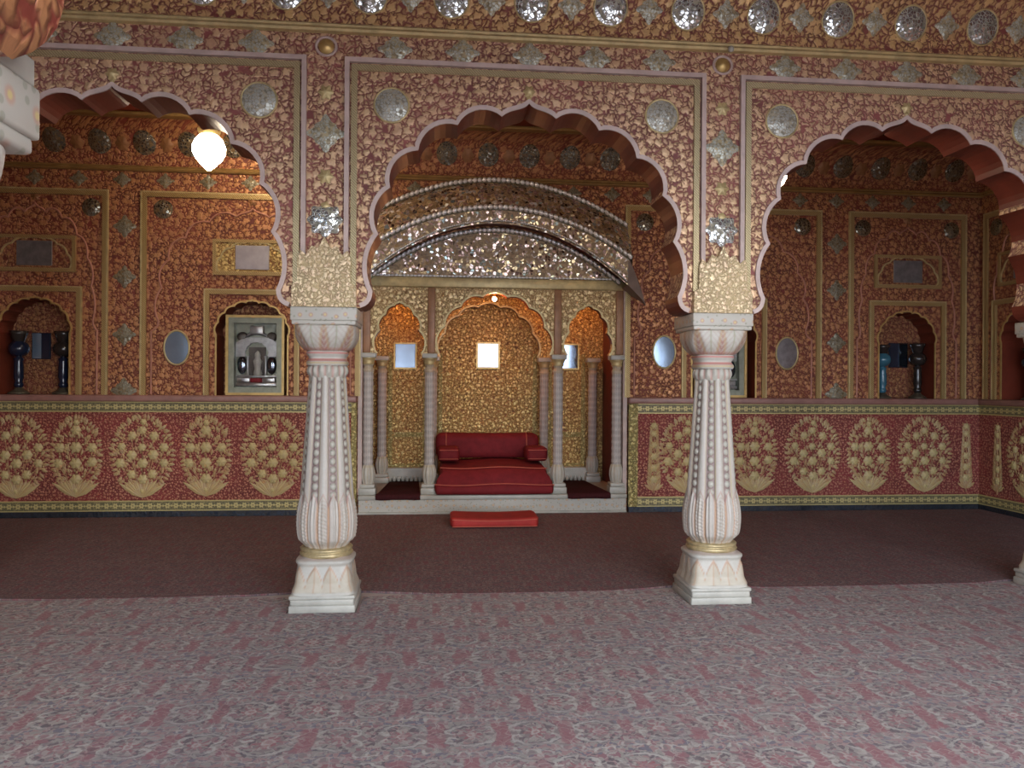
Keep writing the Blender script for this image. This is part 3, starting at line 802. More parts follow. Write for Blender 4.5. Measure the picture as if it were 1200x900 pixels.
holes = [niche_loop(c, nh) for c, hf, nh in BB]
wb = tag(plate(MB(), outer, holes, YB, YB+.06, back=False, rim=False).build('wall_back', 'wall'), kind='structure')
for c, hf, nh in BB: bay(wb, c, hf, nh, back_place, hf > 1)
# right wall
RB = 8.13
wr = tag(plate(MB(), [(-1.6, 0), (YB+.3, 0), (YB+.3, 4.9), (-1.6, 4.9)], [niche_loop(RB, .385)], 0, .06, back=False, rim=False).map(lambda x, y, z: (XR+y, x, z)).build('wall_right', 'wall'), kind='structure')
bay(wr, RB, .66, .385, right_place, False)
wl = tag(MB().box(XL-.1, XL, -1.6, YB+.1, 0, 4.9).build('wall_left', 'wall'), kind='structure')
# frieze, cornice and cove of the aisle
def dado(w, segs, P, stop):
    for u0, u1 in segs:
        P(MB().box(u0, u1, -.04, .0, .185, 1.165)).build('dado_panel', 'dado', w)
        P(MB().box(u0, u1, -.06, .0, .07, .187)).build('rosette_band', 'bandlow', w)
        P(MB().box(u0, u1, -.055, .0, 1.163, 1.282)).build('rosette_band', 'bandhigh', w)
        P(MB().bev(u0, u1, -.10, .0, 1.280, 1.352, .014)).build('ledge', 'mauve', w)
        P(MB().box(u0, u1, -.075, .0, 0.0, .072)).build('skirting', 'slate', w)
def PB(mb): return mb.map(back_place)
def PR(mb): return mb.map(right_place)
dado(wb, [(XL, TC-1.57), (TC+1.57, XR)], PB, None)
dado(wr, [(5.6, YB)], PR, None)
for a, b in ((TC-1.63, TC-1.57), (TC+1.57, TC+1.68)):
    PB(MB().box(a, b, -.062, 0, .07, 1.282)).build('rosette_border', 'bandside', wb)
mA = bouquet_mesh(.62, .86, 5, 1).build('gilded_bouquet', 'bouq', wb)
mB = bouquet_mesh(.47, .84, 3, 2).build('gilded_bouquet', 'bouq', wb)
mC = bouquet_mesh(.2, .82, 1, 3, True).build('gilded_bouquet', 'bouq', wb)
def put(o, loc, rz=0.0, parent=None):
    c = o.copy(); COL.objects.link(c); c.location = loc; c.rotation_euler = (0, 0, rz); c.parent = parent or o.parent; return c
used = set()
for m, xs in ((mA, (-4.57, -3.25, -1.846, 2.935, 4.48, 5.905)), (mB, (-3.95, -2.57, 3.76, 5.185)), (mC, (-1.24, 2.53, 6.44))):
    for i, x in enumerate(xs):
        if i == 0: m.location = (x, YB-.043, .665)
        else: put(m, (x, YB-.043, .665))
for m, y in ((mC, 8.52), (mA, 8.02), (mB, 7.35), (mA, 6.65)): put(m, (XR-.043, y, .665), -PI/2 if False else PI/2*-1, wr)
# strips of mirror diamonds between the panels
for x in (-3.47, 4.79):
    for z in (3.22, 2.66, 2.02): PB(lozenge(MB(), x, z, .125, -.003, .014)).build('mirror_diamond', 'diadark', wb)
    PB(lozenge(MB(), x, 1.40, .14, -.003, .014)).build('mirror_diamond', 'diadark', wb)
cornice('cornice', YB, 3.83, XL, XR, 'golddim', wb)
for k in range(27):
    x = -5.8+k*.46
    if x > XR-.2: break
    lozenge(MB(), x, 3.735, .085, YB-.003, .012, 1.15).build('frieze_diamond', 'diadark', wb)
cvb = cove('cove', YB, 3.89, .34, .44, XL, XR, 'wall', wb)
for k in range(27):
    x = .08+(k-13)*.475
    if not XL+.2 < x < XR-.15: continue
    on_cove(disc(MB(), x, 4.13, .12, -.004, .018), YB, 3.89, .34, .44).build('cove_medallion', 'meddark', cvb)
    on_cove(disc(MB(), x+.2375, 4.12, .07, -.004, .014, 24, wob=.12, k=6), YB, 3.89, .34, .44).build('cove_rosette', 'rosedull', cvb)
lg = MB().bev(XL, XR, YB-.42, YB-.30, 4.325, 4.36, .008).build('upper_ledge', 'golddim', wb)
MB().box(XL, XR, YB-.36, YB+.02, 4.35, 4.45).build('upper_band', 'redplain', wb)
cv2 = cove('upper_cove', YB-.36, 4.45, .30, .42, XL, XR, 'ceil', wb)
for k in range(25):
    x = .2+(k-12)*.55
    if XL+.3 < x < XR-.3: on_cove(disc(MB(), x, 4.56, .13, -.004, .015, rx=.17), YB-.36, 4.45, .30, .42).build('cove_medallion', 'meddark', cv2)
cornice('cornice', 0, 3.83, 5.4, YB, 'golddim', wr).data.transform(Matrix(((0, 1, 0, XR), (1, 0, 0, 0), (0, 0, 1, 0), (0, 0, 0, 1))))

# ------------------------------------------------------------------ throne alcove
throne = tag(empty('throne_alcove', (TC, YB, 0)), 'gilded throne alcove with slim white columns under a curved mirror mosaic canopy', 'throne', kind='thing')
ZP = .225
MB().box(-1.545, 1.545, -.055, 1.55, .0, .175).box(-1.62, 1.62, .022, 1.55, .0, .215).build('platform', 'abacus', throne)
MB().bev(-1.55, 1.55, -.085, 1.55, .172, ZP, .012).build('platform_top', 'marble', throne)
MB().bev(-1.55, 1.55, -.08, -.02, .0, .035, .01).build('platform_foot', 'marble', throne)
MB().box(-1.60, 1.60, 1.27, 1.34, ZP, 2.75).build('rear_wall', 'throne', throne)
for s in (-1, 1):
    MB().box(min(s*1.545, s*1.60), max(s*1.545, s*1.60), .02, 1.30, 0, 2.75).build('side_wall', 'darkred', throne)
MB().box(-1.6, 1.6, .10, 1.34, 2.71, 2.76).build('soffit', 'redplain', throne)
bt = MB(); bt.box(-.66, .66, 1.252, 1.271, .80, .86)
for s in (-1, 1):
    bt.box(min(s*.80, s*1.30), max(s*.80, s*1.30), 1.252, 1.271, .80, .86)
    bt.box(min(s*.60, s*.65), max(s*.60, s*.65), 1.25, 1.27, .40, 1.9); bt.box(min(s*.80, s*.85), max(s*.80, s*.85), 1.25, 1.27, .40, 1.9); bt.box(min(s*1.25, s*1.30), max(s*1.25, s*1.30), 1.25, 1.27, .40, 1.9)
    bt.box(min(s*.80, s*1.3), max(s*.80, s*1.3), 1.254, 1.271, .40, .45)
bt.build('rosette_border', 'bandthrone', throne)
for s in (-1, 1):                                       # white lotus-edged plinths at the back of the side bays
    pb = MB().box(s*1.045-.30, s*1.045+.30, 1.12, 1.27, ZP+.05, .405)
    for k in range(11): pb.lathe([(.0, ZP), (.022, ZP+.015), (.028, ZP+.05), (.02, ZP+.075)], 10, (s*1.045-.275+k*.055, 1.13))
    pb.build('lotus_plinth', 'marble', throne)
def screen(name, y0, y1, arches, mat, xw=1.545, z1=2.72):
    poly = [(-xw, z1), (-xw, 1.845)]
    for c, h, zt, n, og in arches: poly += [(c+p[0], p[1]) for p in foil(h, 1.846, zt, n, .20, og)]
    poly += [(xw, 1.845), (xw, z1)]
    o = plate(MB(), poly, [], y0, y1).build(name, mat, throne)
    for c, h, zt, n, og in arches:
        a = [(c+p[0], p[1]) for p in foil(h, 1.846, zt, n, .20, og)]; m = len(a)
        ribbon(MB(), a, 0, .022, y0-.008, y0+.002).build('arch_edging', 'goldpale', o)
        MB().add([(p[0], y0-.002, p[1]-.002) for p in a]+[(p[0], y1+.002, p[1]-.002) for p in a], [(i, i+1, m+i+1, m+i) for i in range(m-1)]).build('arch_soffit', 'redplain', o)
    return o
fs = screen('front_screen', .02, .11, [(-1.10, .245, 2.43, 7, .03), (0, .635, 2.52, 7, 0), (1.10, .245, 2.43, 7, .03)], 'spandrel')
screen('rear_screen', 1.05, 1.12, [(0, .62, 2.50, 7, 0)], 'throne', .80)
MB().bev(-1.56, 1.56, -.02, .11, 2.605, 2.72, .012).build('beam', 'goldpale', throne)
for x in (-1.47, -.735, .735, 1.47):
    MB().bev(x-.043, x+.043, -.004, .03, 1.85, 2.605, .008).build('upright_strip', 'strip', throne)
for s in (-1, 1): MB().box(min(s*1.515, s*1.56), max(s*1.515, s*1.56), -.01, .10, ZP, 2.605).build('jamb', 'pinkline', throne)
def slim(x, y, first=[]):
    if first:
        c = copy_tree(first[0], throne); c.location = (x, y, 0); return c
    r = bpy.data.objects.new('slim_column', None); COL.objects.link(r); r.parent = throne; r.location = (x, y, 0); r.empty_display_size = .05
    MB().bev(-.095, .095, -.095, .095, ZP, .30, .008).bev(-.085, .085, -.085, .085, .30, .345, .012).build('plinth', 'marble', r)
    def sh(u, v):
        z = .345+1.37*v; t = 2*PI*u
        if z < .56:
            q = (z-.345)/.215; R = .058+.022*math.sin(PI*q)**1.0+.005*math.cos(10*t); c = mixc(W0, GR, .45 if q > .85 or math.cos(10*t) < -.6 else .1)
        else:
            w = math.cos(6*t+z*42)*math.cos(6*t-z*42)
            R = .055+.004*w; c = mixc((.50, .46, .42), (.28, .26, .24), .6 if w < 0 else 0)
            if z > 1.63: R += .006*math.sin((z-1.63)*75); c = mixc(c, GR, .5)
        return (R*math.cos(t), R*math.sin(t), z, c)
    MB().grid(60, 150, sh, True).build('shaft', 'col', r)
    MB().lathe([(.05, 1.71), (.07, 1.725), (.062, 1.74), (.08, 1.78), (.088, 1.792), (.05, 1.795)], 24).build('capital', 'goldpale', r)
    MB().bev(-.088, .088, -.088, .088, 1.792, 1.846, .006).build('abacus', 'marble', r)
    first.append(r); return r
for x in (-1.452, -.752, .752, 1.452): slim(x, .065)
for x in (-.725, .725, -1.37, 1.37): slim(x, 1.085)
for x0, x1, zc, mt in ((-1.215, -.955, 1.86, 'mirrorblue'), (-.135, .135, 1.875, 'mirror'), (.965, 1.20, 1.87, 'mirror')):
    p = MB().bev(x0, x1, 1.262, 1.272, zc-.155, zc+.155, .003, 1).build('mirror_pane', mt, throne)
    frame_sq(MB(), x0, x1, zc-.155, zc+.155, 0, .02, 1.255, 1.27).build('pane_border', 'gold', p)
# canopy: curved roof with a drooping eave, all set with mirror pieces
def cA(d): return 3.84-.205*d*d
def cB(d): return 3.48-.229*d*d
def cC(d): return 3.297-.298*d*d
def cD(d): return 3.30-.275*d*d
YE = -.30                                           # eave edge, in front of the wall
def xs_(w, n=48): return [-w+2*w*k/n for k in range(n+1)]
tw = 1.46
tp = [(d, cD(d)) for d in xs_(tw)]
plate(MB(), [(-1.53, 2.72)]+[(1.53, 2.72)]+[(d, z) for d, z in reversed(tp)], [], -.012, .02).build('tympanum', 'mosaic', throne)
roof = MB().grid(60, 8, lambda u, v: ((2*u-1)*1.54, YE+(-.02-YE)*v, cB((2*u-1)*1.54)*(1-v)+cA((2*u-1)*1.54)*v+.05*math.sin(PI*v))).build('canopy_roof', 'mosaicroof', throne)
MB().grid(60, 3, lambda u, v: ((2*u-1)*1.50, YE-.012+.02*v, cB((2*u-1)*1.5)*(1-v)+cC((2*u-1)*1.5)*v)).build('eave_fascia', 'mosaic', throne)
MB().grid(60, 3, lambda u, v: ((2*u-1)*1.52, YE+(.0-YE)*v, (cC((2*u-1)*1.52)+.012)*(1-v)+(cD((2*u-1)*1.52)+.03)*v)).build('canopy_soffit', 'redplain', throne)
for s in (-1, 1):
    # plain plastered end of the eave, curving down to a point
    def tip(u, v, s=s):
        d = 1.49+.22*u; zt = cB(1.49)-.02-.40*u-.14*u*u; zb = cC(d)
        return (s*d, YE-.010+.05*u, zt*(1-v)+zb*v)
    e = MB().grid(12, 6, tip); e.grid(12, 6, lambda u, v, s=s: (tip(u, v)[0], tip(u, v)[1]+.05+.35*(1-u), tip(u, v)[2]))
    e.grid(12, 1, lambda u, v, s=s: (tip(u, 0)[0], tip(u, 0)[1]+v*(.05+.35*(1-u)), tip(u, 0)[2])); e.grid(12, 1, lambda u, v, s=s: (tip(u, 1)[0], tip(u, 1)[1]+v*(.05+.35*(1-u)), tip(u, 1)[2]))
    e.build('eave_tip', 'greyplaster', throne)
    # closed end of the roof between eave and wall
    MB().add([(s*1.54, YE, cB(1.54)), (s*1.54, -.02, cA(1.54)), (s*1.54, -.02, cC(1.54)), (s*1.54, YE, cC(1.54)+.05)], [(0, 1, 2, 3)]).box(min(s*1.53, s*1.55), max(s*1.53, s*1.55), -.05, 0, cC(1.54), cA(1.54)).build('canopy_end', 'greyplaster', throne)
def beads(name, fn, w, y, n, r, rows=1, st=1.0):
    tb = MB().tube([(d, y+.006, fn(d)) for d in xs_(w, 40)], r*1.15, 6)
    def bead(u, v):
        d = -w+2*w*v; q = ((v*n) % 1-.5)*2; R = r*(.12+.95*math.sqrt(max(0, 1-q*q))); a = 2*PI*u
        return (d, y-r*.7+R*math.cos(a), fn(d)+R*math.sin(a))
    mb = MB().grid(8, n*6, bead, True)
    b = tb.build(name, 'sage', throne); mb.build('bead_row', 'silver', b)
beads('top_moulding', lambda d: cA(d)+.01, 1.54, -.045, 56, .026)
beads('eave_moulding', lambda d: cB(d)-.005, 1.53, YE-.02, 54, .028, 1, 1.0)
beads('fascia_moulding', lambda d: cC(d)+.03, 1.48, YE-.012, 120, .009)
beads('tympanum_moulding', lambda d: cD(d)-.025, tw, -.03, 54, .026)
beads('base_moulding', lambda d: 2.735, 1.5, -.018, 70, .010)

# mats hanging over the platform edge in the side bays
for s, lab in ((-1, 'dark maroon mat lying in the left side bay of the throne'), (1, 'dark maroon mat lying in the right side bay of the throne')):
    pr = [(1.085, ZP+.002), (1.085, ZP+.014), (.3, ZP+.02), (-.07, ZP+.016), (-.10, ZP+.004), (-.106, ZP-.045), (-.096, ZP-.047), (-.09, ZP-.002), (-.085, ZP+.002)]
    xa, xb = s*1.10-.258, s*1.10+.258
    def side(x, y): return x
    n = len(pr); mb = MB().grid(8, n, lambda u, v: (TC+(xa+(xb-xa)*u if pr[round(v*n) % n][0] < .2 else (s*1.08-.185+.37*u)), YB+pr[round(v*n) % n][0], pr[round(v*n) % n][1]-.006*math.sin(9*u)*(pr[round(v*n) % n][0] < -.1)))
    for u in (0, 1): mb.add([(TC+((xa if u == 0 else xb) if p[0] < .2 else s*1.08-.185+.37*u), YB+p[0], p[1]) for p in pr], [tuple(range(n))])
    # keep clear of the slim columns
    mb.map(lambda x, y, z: (min(max(x, TC+s*1.10-.252), TC+s*1.10+.252), y, z))
    tag(mb.build('mat', 'mat'), lab, 'mat')

# ------------------------------------------------------------------ cushions
def loaf(mb, prof, x0, x1, n=40, end=.06, wv=None):
    """closed y-z profile swept along x, rounded at both ends"""
    cy = sum(p[0] for p in prof)/len(prof); cz = sum(p[1] for p in prof)/len(prof); m = len(prof)
    st = []
    for k in range(7): a = k/6*PI/2; st.append((x0+end*(1-math.sin(a)) if False else x0+end*(1-math.cos(a)), math.sin(a)))
    st = [(x0+end*(1-math.cos(k/6*PI/2)), .55+.45*math.sin(k/6*PI/2)) for k in range(7)]
    st += [(x0+end+(x1-x0-2*end)*k/n, 1.0) for k in range(1, n)]
    st += [(x1-end*(1-math.cos(k/6*PI/2)), .55+.45*math.sin(k/6*PI/2)) for k in range(6, -1, -1)]
    N = len(st)-1
    def fn(u, v):
        x, s = st[round(u*N)]; p = prof[round(v*m) % m]
        y, z = cy+(p[0]-cy)*s, cz+(p[1]-cz)*s
        return wv(x, y, z) if wv else (x, y, z)
    mb.grid(N, m, fn)
    for k in (0, N):
        x, s = st[k]; ring_ = [(x, cy+(p[0]-cy)*s, cz+(p[1]-cz)*s) for p in prof]
        mb.add([wv(*p) if wv else p for p in ring_], [tuple(range(m))])
    return mb
def rounded(y0, y1, z0, z1, r, k=5):
    o = []
    for cy, cz, a0 in ((y1-r, z1-r, 0), (y0+r, z1-r, PI/2), (y0+r, z0+r, PI), (y1-r, z0+r, 1.5*PI)):
        o += [(cy+r*math.cos(a0+j/k*PI/2), cz+r*math.sin(a0+j/k*PI/2)) for j in range(k+1)]
    out = []
    for i, p in enumerate(o):
        q = o[(i+1) % len(o)]; out.append(p); L = math.hypot(q[0]-p[0], q[1]-p[1]); c = int(L/.05)
        for j in range(1, c): out.append((p[0]+(q[0]-p[0])*j/c, p[1]+(q[1]-p[1])*j/c))
    return out
mprof = [(.98, .232), (.6, .230), (.2, .230), (-.06, .230), (-.098, .236), (-.118, .262), (-.122, .295), (-.112, .325), (-.092, .342), (-.085, .352), (-.070, .39), (-.045, .44), (-.010, .485), (.03, .512), (.06, .522), (.2, .535), (.5, .548), (.8, .553), (.98, .545), (1.0, .5), (1.0, .3)]
def mw(x, y, z):
    t = max(0, min(1, (y+.055)/.04)); w = .70*(1-t)+.630*t
    X = x/.70*w; sag = -.035*math.cos(x/.70*PI/2)*(1-max(0, min(1, (y+.13)/.5)))
    return (X+TC, y+sag+YB, z+(.010*math.sin(x*6+1)*(z > .34) if y > -.2 else 0))
mt = tag(loaf(MB(), mprof, -.70, .70, 60, .05, mw).build('seat_mattress', 'velvet'), 'long red velvet mattress filling the throne seat, its front edge bulging over the marble', 'mattress')
for yy, zz in ((-.094, .345), (.045, .522)):
    MB().tube([mw(-.69+1.38*k/40, yy-.004, zz+.004) for k in range(41)], .006, 6).build('piping', 'piping', mt)
bk = tag(loaf(MB(), rounded(.74, 1.0, .565, .885, .085), -.68, .62, 40, .10).map(lambda x, y, z: (x+TC, y+YB, z-.010*math.cos(x*2.2)*(z > .8))).build('back_cushion', 'velvet'), 'long red velvet back bolster against the gilded throne wall', 'cushion')
for x in (-.55, .46): MB().tube([(x+TC, YB+p[0]+(.004 if p[0] > .87 else -.004), p[1]+(.003 if p[1] > .72 else -.003)) for p in rounded(.74, 1.0, .565, .875, .085)], .008, 6, True).build('piping', 'piping', bk)
for x0, x1, lab in ((-.655, -.39, 'small red side bolster at the left end of the throne seat'), (.41, .675, 'small red side bolster at the right end of the throne seat')):
    b = tag(loaf(MB(), rounded(.30, .70, .568, .735, .06), x0, x1, 10, .05).map(lambda x, y, z: (x+TC, y+YB, z)).build('side_bolster', 'velvet'), lab, 'cushion')
    for zz in (.60, .705): MB().tube([(x0+TC+.02+(x1-x0-.04)*k/10, YB+.302, zz) for k in range(11)], .005, 6).build('piping', 'piping', b)
fc = tag(loaf(MB(), rounded(0, .50, .017, .125, .04), -.52, .40, 30, .05).map(lambda x, y, z: (x+TC, 7.88+y-.0, z-(.018*math.cos((x+.06)/.46*PI/2)*(z > .06)))).build('floor_cushion', 'velvetbright'), 'flat bright red cushion lying on the dark carpet in front of the throne', 'cushion')
for zz in (.032, .105): MB().tube([(TC-.50+.88*k/20, 7.878+(.01 if zz > .1 else .004), zz-(.018*math.cos((-.44+.88*k/20)/.46*PI/2)*(zz > .06))) for k in range(21)], .005, 6).build('piping', 'piping', fc)

# ------------------------------------------------------------------ mirrors and pictures of the back wall
def oval(x, z, mat, lab, rx=.13, rz=.185):
    o = tag(empty('oval_mirror', (x, YB, z)), lab, 'mirror', kind='thing')
    disc(MB(), 0, 0, rz, -.010, .006, 36, rx).build('glass', mat, o); ring(MB(), 0, 0, rx+.006, rz+.006, -.010, .011).build('rim', 'goldpale', o)
oval(-2.906, 1.88, 'mirrorblue', 'dark blue oval mirror on the red wall left of the framed shrine')
oval(2.655, 1.89, 'mirrorblue', 'pale blue oval mirror on the red wall just right of the throne canopy tip')
oval(4.166, 1.89, 'mirrordim', 'dull grey oval mirror on the wall right of the right column')
def tablet(c, mat, lab, place, half=.43):
    o = tag(empty('panel_mirror', (*place(c, 0, 2.9)[:2], 2.9)), lab, 'mirror', kind='thing')
    if place is right_place: o.rotation_euler = (0, 0, -PI/2)
    frame_sq(MB(), -half, half, -.20, .20, 0, -.035, -.030, 0).build('frame', 'rope', o)
    MB().box(-half+.03, half-.03, -.012, .0, -.17, .17).build('field', 'wallfine' if mat == 'mirrordim' else 'throne', o)
    ca_ = [(p[0], p[1]) for p in foil(.37, -.15, .16, 7, .18)]
    ribbon(MB(), [(-.37, -.16)]+ca_+[(.37, -.16), (-.37, -.16)], 0, .016, -.026, -.01).build('cartouche', 'goldpale', o)
    p = MB().bev(-.185, .185, -.022, -.010, -.135, .135, .003, 1).build('pane', mat, o)
    return o
tablet(-4.41, 'mirrordim', 'gilt framed mirror panel above the left niche holding the dark glass lamps', back_place)
tablet(-2.09, 'mirrorlilac', 'gilt framed mirror panel above the framed shrine, below the hanging lamp', back_place)
tablet(5.69, 'mirrordim', 'dim gilt framed mirror panel above the right niche with the blue lamp', back_place)
tablet(3.385, 'mirrordim', 'gilt framed mirror panel mostly hidden behind the right column', back_place)
tablet(RB, 'mirrordim', 'gilt framed mirror panel on the right side wall above its niche', right_place)
def shrine(c, lab):
    o = tag(empty('framed_shrine', (c, YB+.12, 1.354)), lab, 'picture', kind='thing')
    h = .325; H = .91
    frame_sq(MB(), -h, h, 0, H, 0, -.028, -.03, .10).build('frame', 'gold', o)
    frame_sq(MB(), -h+.026, h-.026, .026, H-.026, 0, -.062, -.012, .10).build('inner_border', 'sage', o)
    MB().box(-h+.02, h-.02, .10, .12, .02, H-.02).build('backing', 'sage', o)
    MB().box(-h+.09, h-.09, .0, .002, .09, H-.09).build('glass', 'glass', o)
    st = MB().bev(-.23, .23, .03, .10, .10, .14, .006).bev(-.21, -.07, .03, .10, .145, .20, .006).bev(.07, .21, .03, .10, .145, .20, .006).bev(-.23, .23, .035, .10, .205, .225, .005)
    st.build('steps', 'silverrelief', o); MB().bev(-.065, .065, .03, .10, .145, .195, .004).build('red_panel', 'velvet', o)
    a = foil(.125, .46, .60, 7, .2)
    plate(MB(), [(-.23, .60), (-.23, .44), (-.125, .44)]+a+[(.125, .44), (.23, .44), (.23, .60), (.14, .66), (-.14, .66)], [], .05, .09).build('arch_panel', 'silverrelief', o)
    MB().grid(24, 6, lambda u, v: (.13*(1-.1*v)*math.cos(PI*u), .07-.03*math.sin(PI*v), .62+.05*v+.07*math.sin(PI*u))).bev(-.075, .075, .04, .09, .70, .79, .008).build('canopy', 'silverrelief', o)
    for s in (-1, 1):
        MB().ball((s*.165, .075, .67), .062, .03, .055, 16, 8).build('side_dome', 'shrinedark', o)
        MB().ball((s*.165, .07, .345), .055, .03, .105, 18, 10).build('mirror_niche', 'mirror', o)
        MB().lathe([(.016, .225), (.012, .26), (.012, .42), (.018, .45)], 10, (s*.10, .06)).build('pillar', 'silverrelief', o)
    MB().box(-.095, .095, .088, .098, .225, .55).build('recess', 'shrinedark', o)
    MB().lathe([(.045, .225), (.05, .25), (.035, .30), (.042, .35), (.05, .39), (.03, .425), (.034, .45), (.03, .48), (.006, .51)], 16, (.01, .065)).build('idol', 'marble', o)
    return o
shrine(-2.09+.01, 'framed silver shrine behind glass in the niche left of the left column')
shrine(3.385, 'framed shrine in the niche half hidden behind the right column')

# ------------------------------------------------------------------ glass lamps in the niches
def glass_lamp(loc, H, body, globe, lab):
    o = tag(empty('glass_lamp', loc), lab, 'lamp', kind='thing')
    s = H/.70
    MB().lathe([(r*s, z*s) for r, z in ((.0, .001), (.105, .001), (.11, .012), (.085, .028), (.05, .05), (.036, .075), (.0, .078))], 24).build('foot', 'stand', o)
    MB().lathe([(r*s, z*s) for r, z in ((.034, .072), (.05, .095), (.046, .12), (.038, .14), (.052, .19), (.05, .30), (.044, .36), (.05, .395), (.03, .41), (.03, .42))], 24).build('stem', body, o)
    MB().lathe([(r*s, z*s) for r, z in ((.03, .415), (.07, .43), (.098, .47), (.105, .51), (.092, .55), (.066, .578), (.06, .585))], 28).build('globe', globe, o)
    MB().lathe([(r*s, z*s) for r, z in ((.058, .583), (.062, .60), (.082, .66), (.098, .70), (.092, .70), (.076, .66), (.056, .602), (.05, .585))], 28).build('chimney', 'frosted', o)
    return o
def X(px, py, Y): return at(px, py, Y)[0]
glass_lamp((-4.41-.235, 9.02, 1.353), .70, 'blueglass', 'blueglass', 'dark glass lamp at the left side of the far left niche')
glass_lamp((-4.41+.235, 9.02, 1.353), .70, 'blueglass', 'frosted', 'dark glass lamp at the right side of the far left niche')
glass_lamp((5.69-.225, 9.02, 1.353), .66, 'tealglass', 'tealglass', 'teal blue glass lamp in the right niche of the back wall')
glass_lamp((5.69+.235, 9.02, 1.353), .68, 'frosted', 'frosted', 'black glass lamp beside the teal lamp in the right niche')
glass_lamp((XR+.15, 8.26, 1.353), .60, 'frosted', 'blueglass', 'dark glass lamp in the niche of the right side wall')
def pane(px0, px1, py0, py1, lab, m1, m2):
    Y = YB+.29; x0, z1 = at(px0, py0, Y); x1, z0 = at(px1, py1, Y)
    o = tag(empty('niche_mirror', ((x0+x1)/2, Y, (z0+z1)/2)), lab, 'mirror', kind='thing'); a, b = (x1-x0)/2, (z1-z0)/2
    MB().bev(-a, a, -.014, .002, -b, b, .004, 1).build('backing', 'blueglass', o)
    MB().bev(-a+.006, -.0, -.020, -.012, -b+.006, b-.006, .003, 1).build('pane', m1, o); MB().bev(.004, a-.006, -.020, -.012, -b+.006, b-.006, .003, 1).build('pane', m2, o)  # dark and bright reflection painted as two halves of the tile
pane(38, 60, 390, 421, 'dark blue mirror tile on the back of the far left niche', 'mirrorblue', 'blueglass')
pane(1041, 1063, 402, 431, 'mirror tile with dark and bright halves on the back of the right niche', 'blueglass', 'mirror')

# ------------------------------------------------------------------ hanging lamps
def hanging(loc, r, h, ztop, lab, mat='bulb'):
    o = tag(empty('hanging_lamp', loc), lab, 'lamp', kind='thing')
    def gl(u, v):
        t = 2*PI*u; z = h*(.40-.90*v)
        q = math.sin(PI*min(1, .10+.87*v**.9))**.72
        q *= 1.0 if v < .55 else 1-.25*((v-.55)/.45)**1.5
        R = r*q*(1+.03*math.cos(10*t+v*18)*math.cos(10*t-v*18))
        return (R*math.cos(t), R*math.sin(t), z)
    MB().grid(60, 36, gl, True).build('globe', mat, o)
    def crown(u, v):
        t = 2*PI*u; k = abs(math.cos(4*t)); R = r*(.55+.12*v+.10*v*k); return (R*math.cos(t), R*math.sin(t), h*(.36+.14*v*(.55+.45*k)))
    MB().grid(64, 6, crown, True).build('crown', 'brass', o)
    MB().lathe([(.006, h*.36), (.02, h*.40), (.016, h*.46), (.006, h*.5), (.005, ztop-loc[2]-.03), (.03, ztop-loc[2]-.03), (.035, ztop-loc[2])], 12).build('rod', 'brass', o)
    return o
YL = 6.3
x, z = at(245, 176, YL); hanging((x, YL, z), .124, .315, 4.86, 'brightly lit cut glass lamp hanging in the left arch')
x, z = at(905, 206, YL); hanging((x, YL, z), .118, .30, 4.86, 'lit lamp mostly hidden by the left edge of the right arch')
x, z = at(277, 149, 7.9); hanging((x, 7.9, z), .088, .2, 4.86, 'small lit lamp peeping past the left arch edge beside the bright one', 'bulbnear')
# small bulbs under the throne's arches
for x, y, z, lab in ((TC, YB+.15, 2.50, 'tiny lit bulb under the middle arch of the throne'), (TC-1.10, YB+.62, 2.60, 'tiny lit bulb under the roof of the left throne bay'), (TC+1.10, YB+.62, 2.60, 'tiny lit bulb under the roof of the right throne bay')):
    o = tag(empty('light_bulb', (x, y, z)), lab, 'bulb', kind='thing')
    MB().ball((0, 0, 0), .024, .024, .026, 14, 8).build('glass_bulb', 'bulbsmall', o)
    MB().lathe([(.012, .018), (.014, .04), (.012, 2.706-z if z > 2.55 else .05)], 12).build('socket', 'brass', o)

# ------------------------------------------------------------------ unseen wall behind the camera, added with openings to shape the daylight
OPEN = [(-2.7, -.5), (.55, 3.74), (4.3, 5.7)]
def rect(x0, x1, z1): return [(x0, .02), (x0, z1), (x1, z1), (x1, .02)]
wf = tag(plate(MB(), [(XL, 0), (XR, 0), (XR, 4.5), (XL, 4.5)], [rect(a, b, 4.2) for a, b in OPEN], -1.6, -1.3).build('wall_front_added', 'pier'), kind='structure')
tag(MB().box(-40, 40, -40, -3.01, -.3, -.12).build('courtyard', 'floor'), kind='structure')

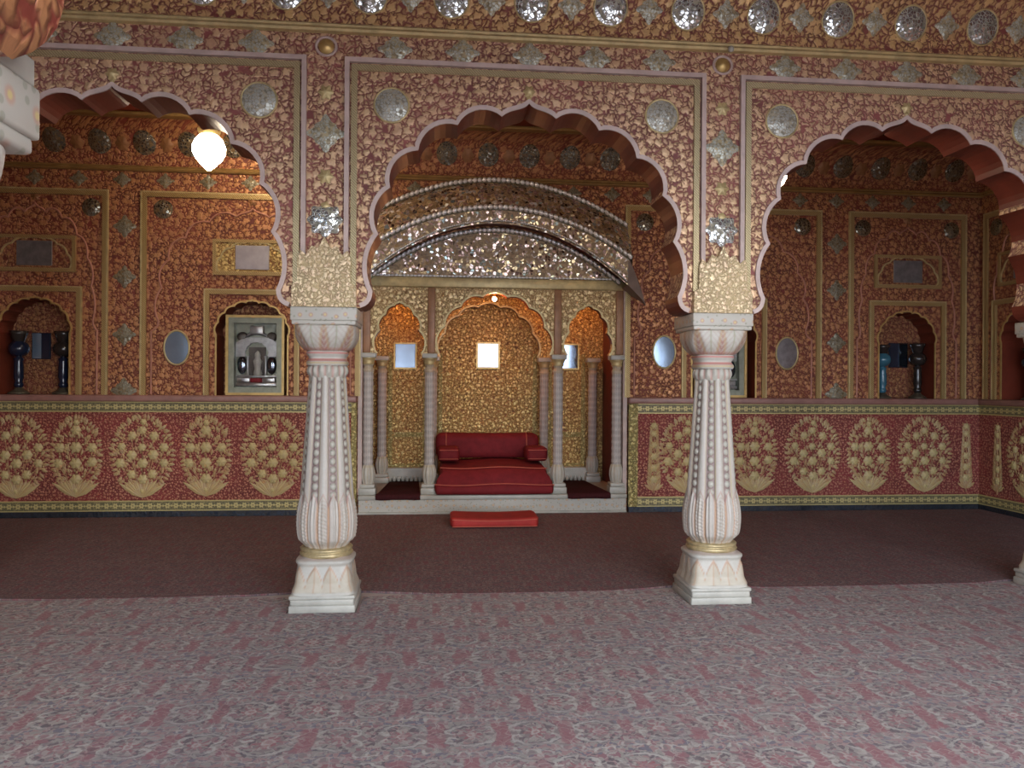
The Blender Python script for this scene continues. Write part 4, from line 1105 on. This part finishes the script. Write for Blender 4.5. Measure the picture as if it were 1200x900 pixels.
# ------------------------------------------------------------------ light and camera
w = bpy.data.worlds.new('World'); scene.world = w; w.use_nodes = True
nt = w.node_tree; bg = nt.nodes['Background']
tc = nt.nodes.new('ShaderNodeTexCoord'); nz = nt.nodes.new('ShaderNodeTexNoise'); nz.inputs['Scale'].default_value = 3.0; nz.inputs['Detail'].default_value = 4
rp = nt.nodes.new('ShaderNodeValToRGB'); rp.color_ramp.elements[0].position = .42; rp.color_ramp.elements[0].color = (.62, .76, 1, 1); rp.color_ramp.elements[1].position = .6; rp.color_ramp.elements[1].color = (1, .98, .97, 1)
nt.links.new(tc.outputs['Generated'], nz.inputs['Vector']); nt.links.new(nz.outputs[0], rp.inputs[0]); nt.links.new(rp.outputs[0], bg.inputs[0])
bg.inputs[1].default_value = 9.0
for a, b in OPEN:
    li = bpy.data.lights.new('daylight_portal', 'AREA'); li.shape = 'RECTANGLE'; li.size = b-a; li.size_y = 4.18; li.cycles.is_portal = True
    o = bpy.data.objects.new('daylight_portal', li); COL.objects.link(o); o.location = ((a+b)/2, -1.62, 2.11); o.rotation_euler = (PI/2, 0, 0)
cam = bpy.data.cameras.new('Camera'); co = bpy.data.objects.new('Camera', cam); COL.objects.link(co)
ca_, sa_ = math.cos(YAW), math.sin(YAW)
right = Vector((ca_, -sa_, 0)); up = Vector((0, 0, 1)); fwd = Vector((sa_, ca_, 0))
r2 = (right+ROLL*up).normalized(); u2 = (up-ROLL*right).normalized()
mtx = Matrix((r2, u2, -fwd)).transposed().to_4x4(); mtx.translation = (0, 0, EYE)
co.matrix_world = mtx
cam.sensor_fit = 'HORIZONTAL'; cam.sensor_width = 36; cam.lens = 36*F/1200; cam.clip_start = .05
scene.camera = co
scene.view_settings.view_transform = 'Standard'; scene.view_settings.look = 'None'; scene.view_settings.gamma = 1; scene.view_settings.use_curve_mapping = False
scene.view_settings.exposure = 0.36
scene.cycles.max_bounces = 8; scene.cycles.diffuse_bounces = 5; scene.cycles.glossy_bounces = 4; scene.cycles.sample_clamp_indirect = 6.0

for o in list(scene.objects):
    g_ = GROUPS.get(o.name.split('.')[0])
    if g_ and o.parent is None and 'label' in o: o['group'] = g_
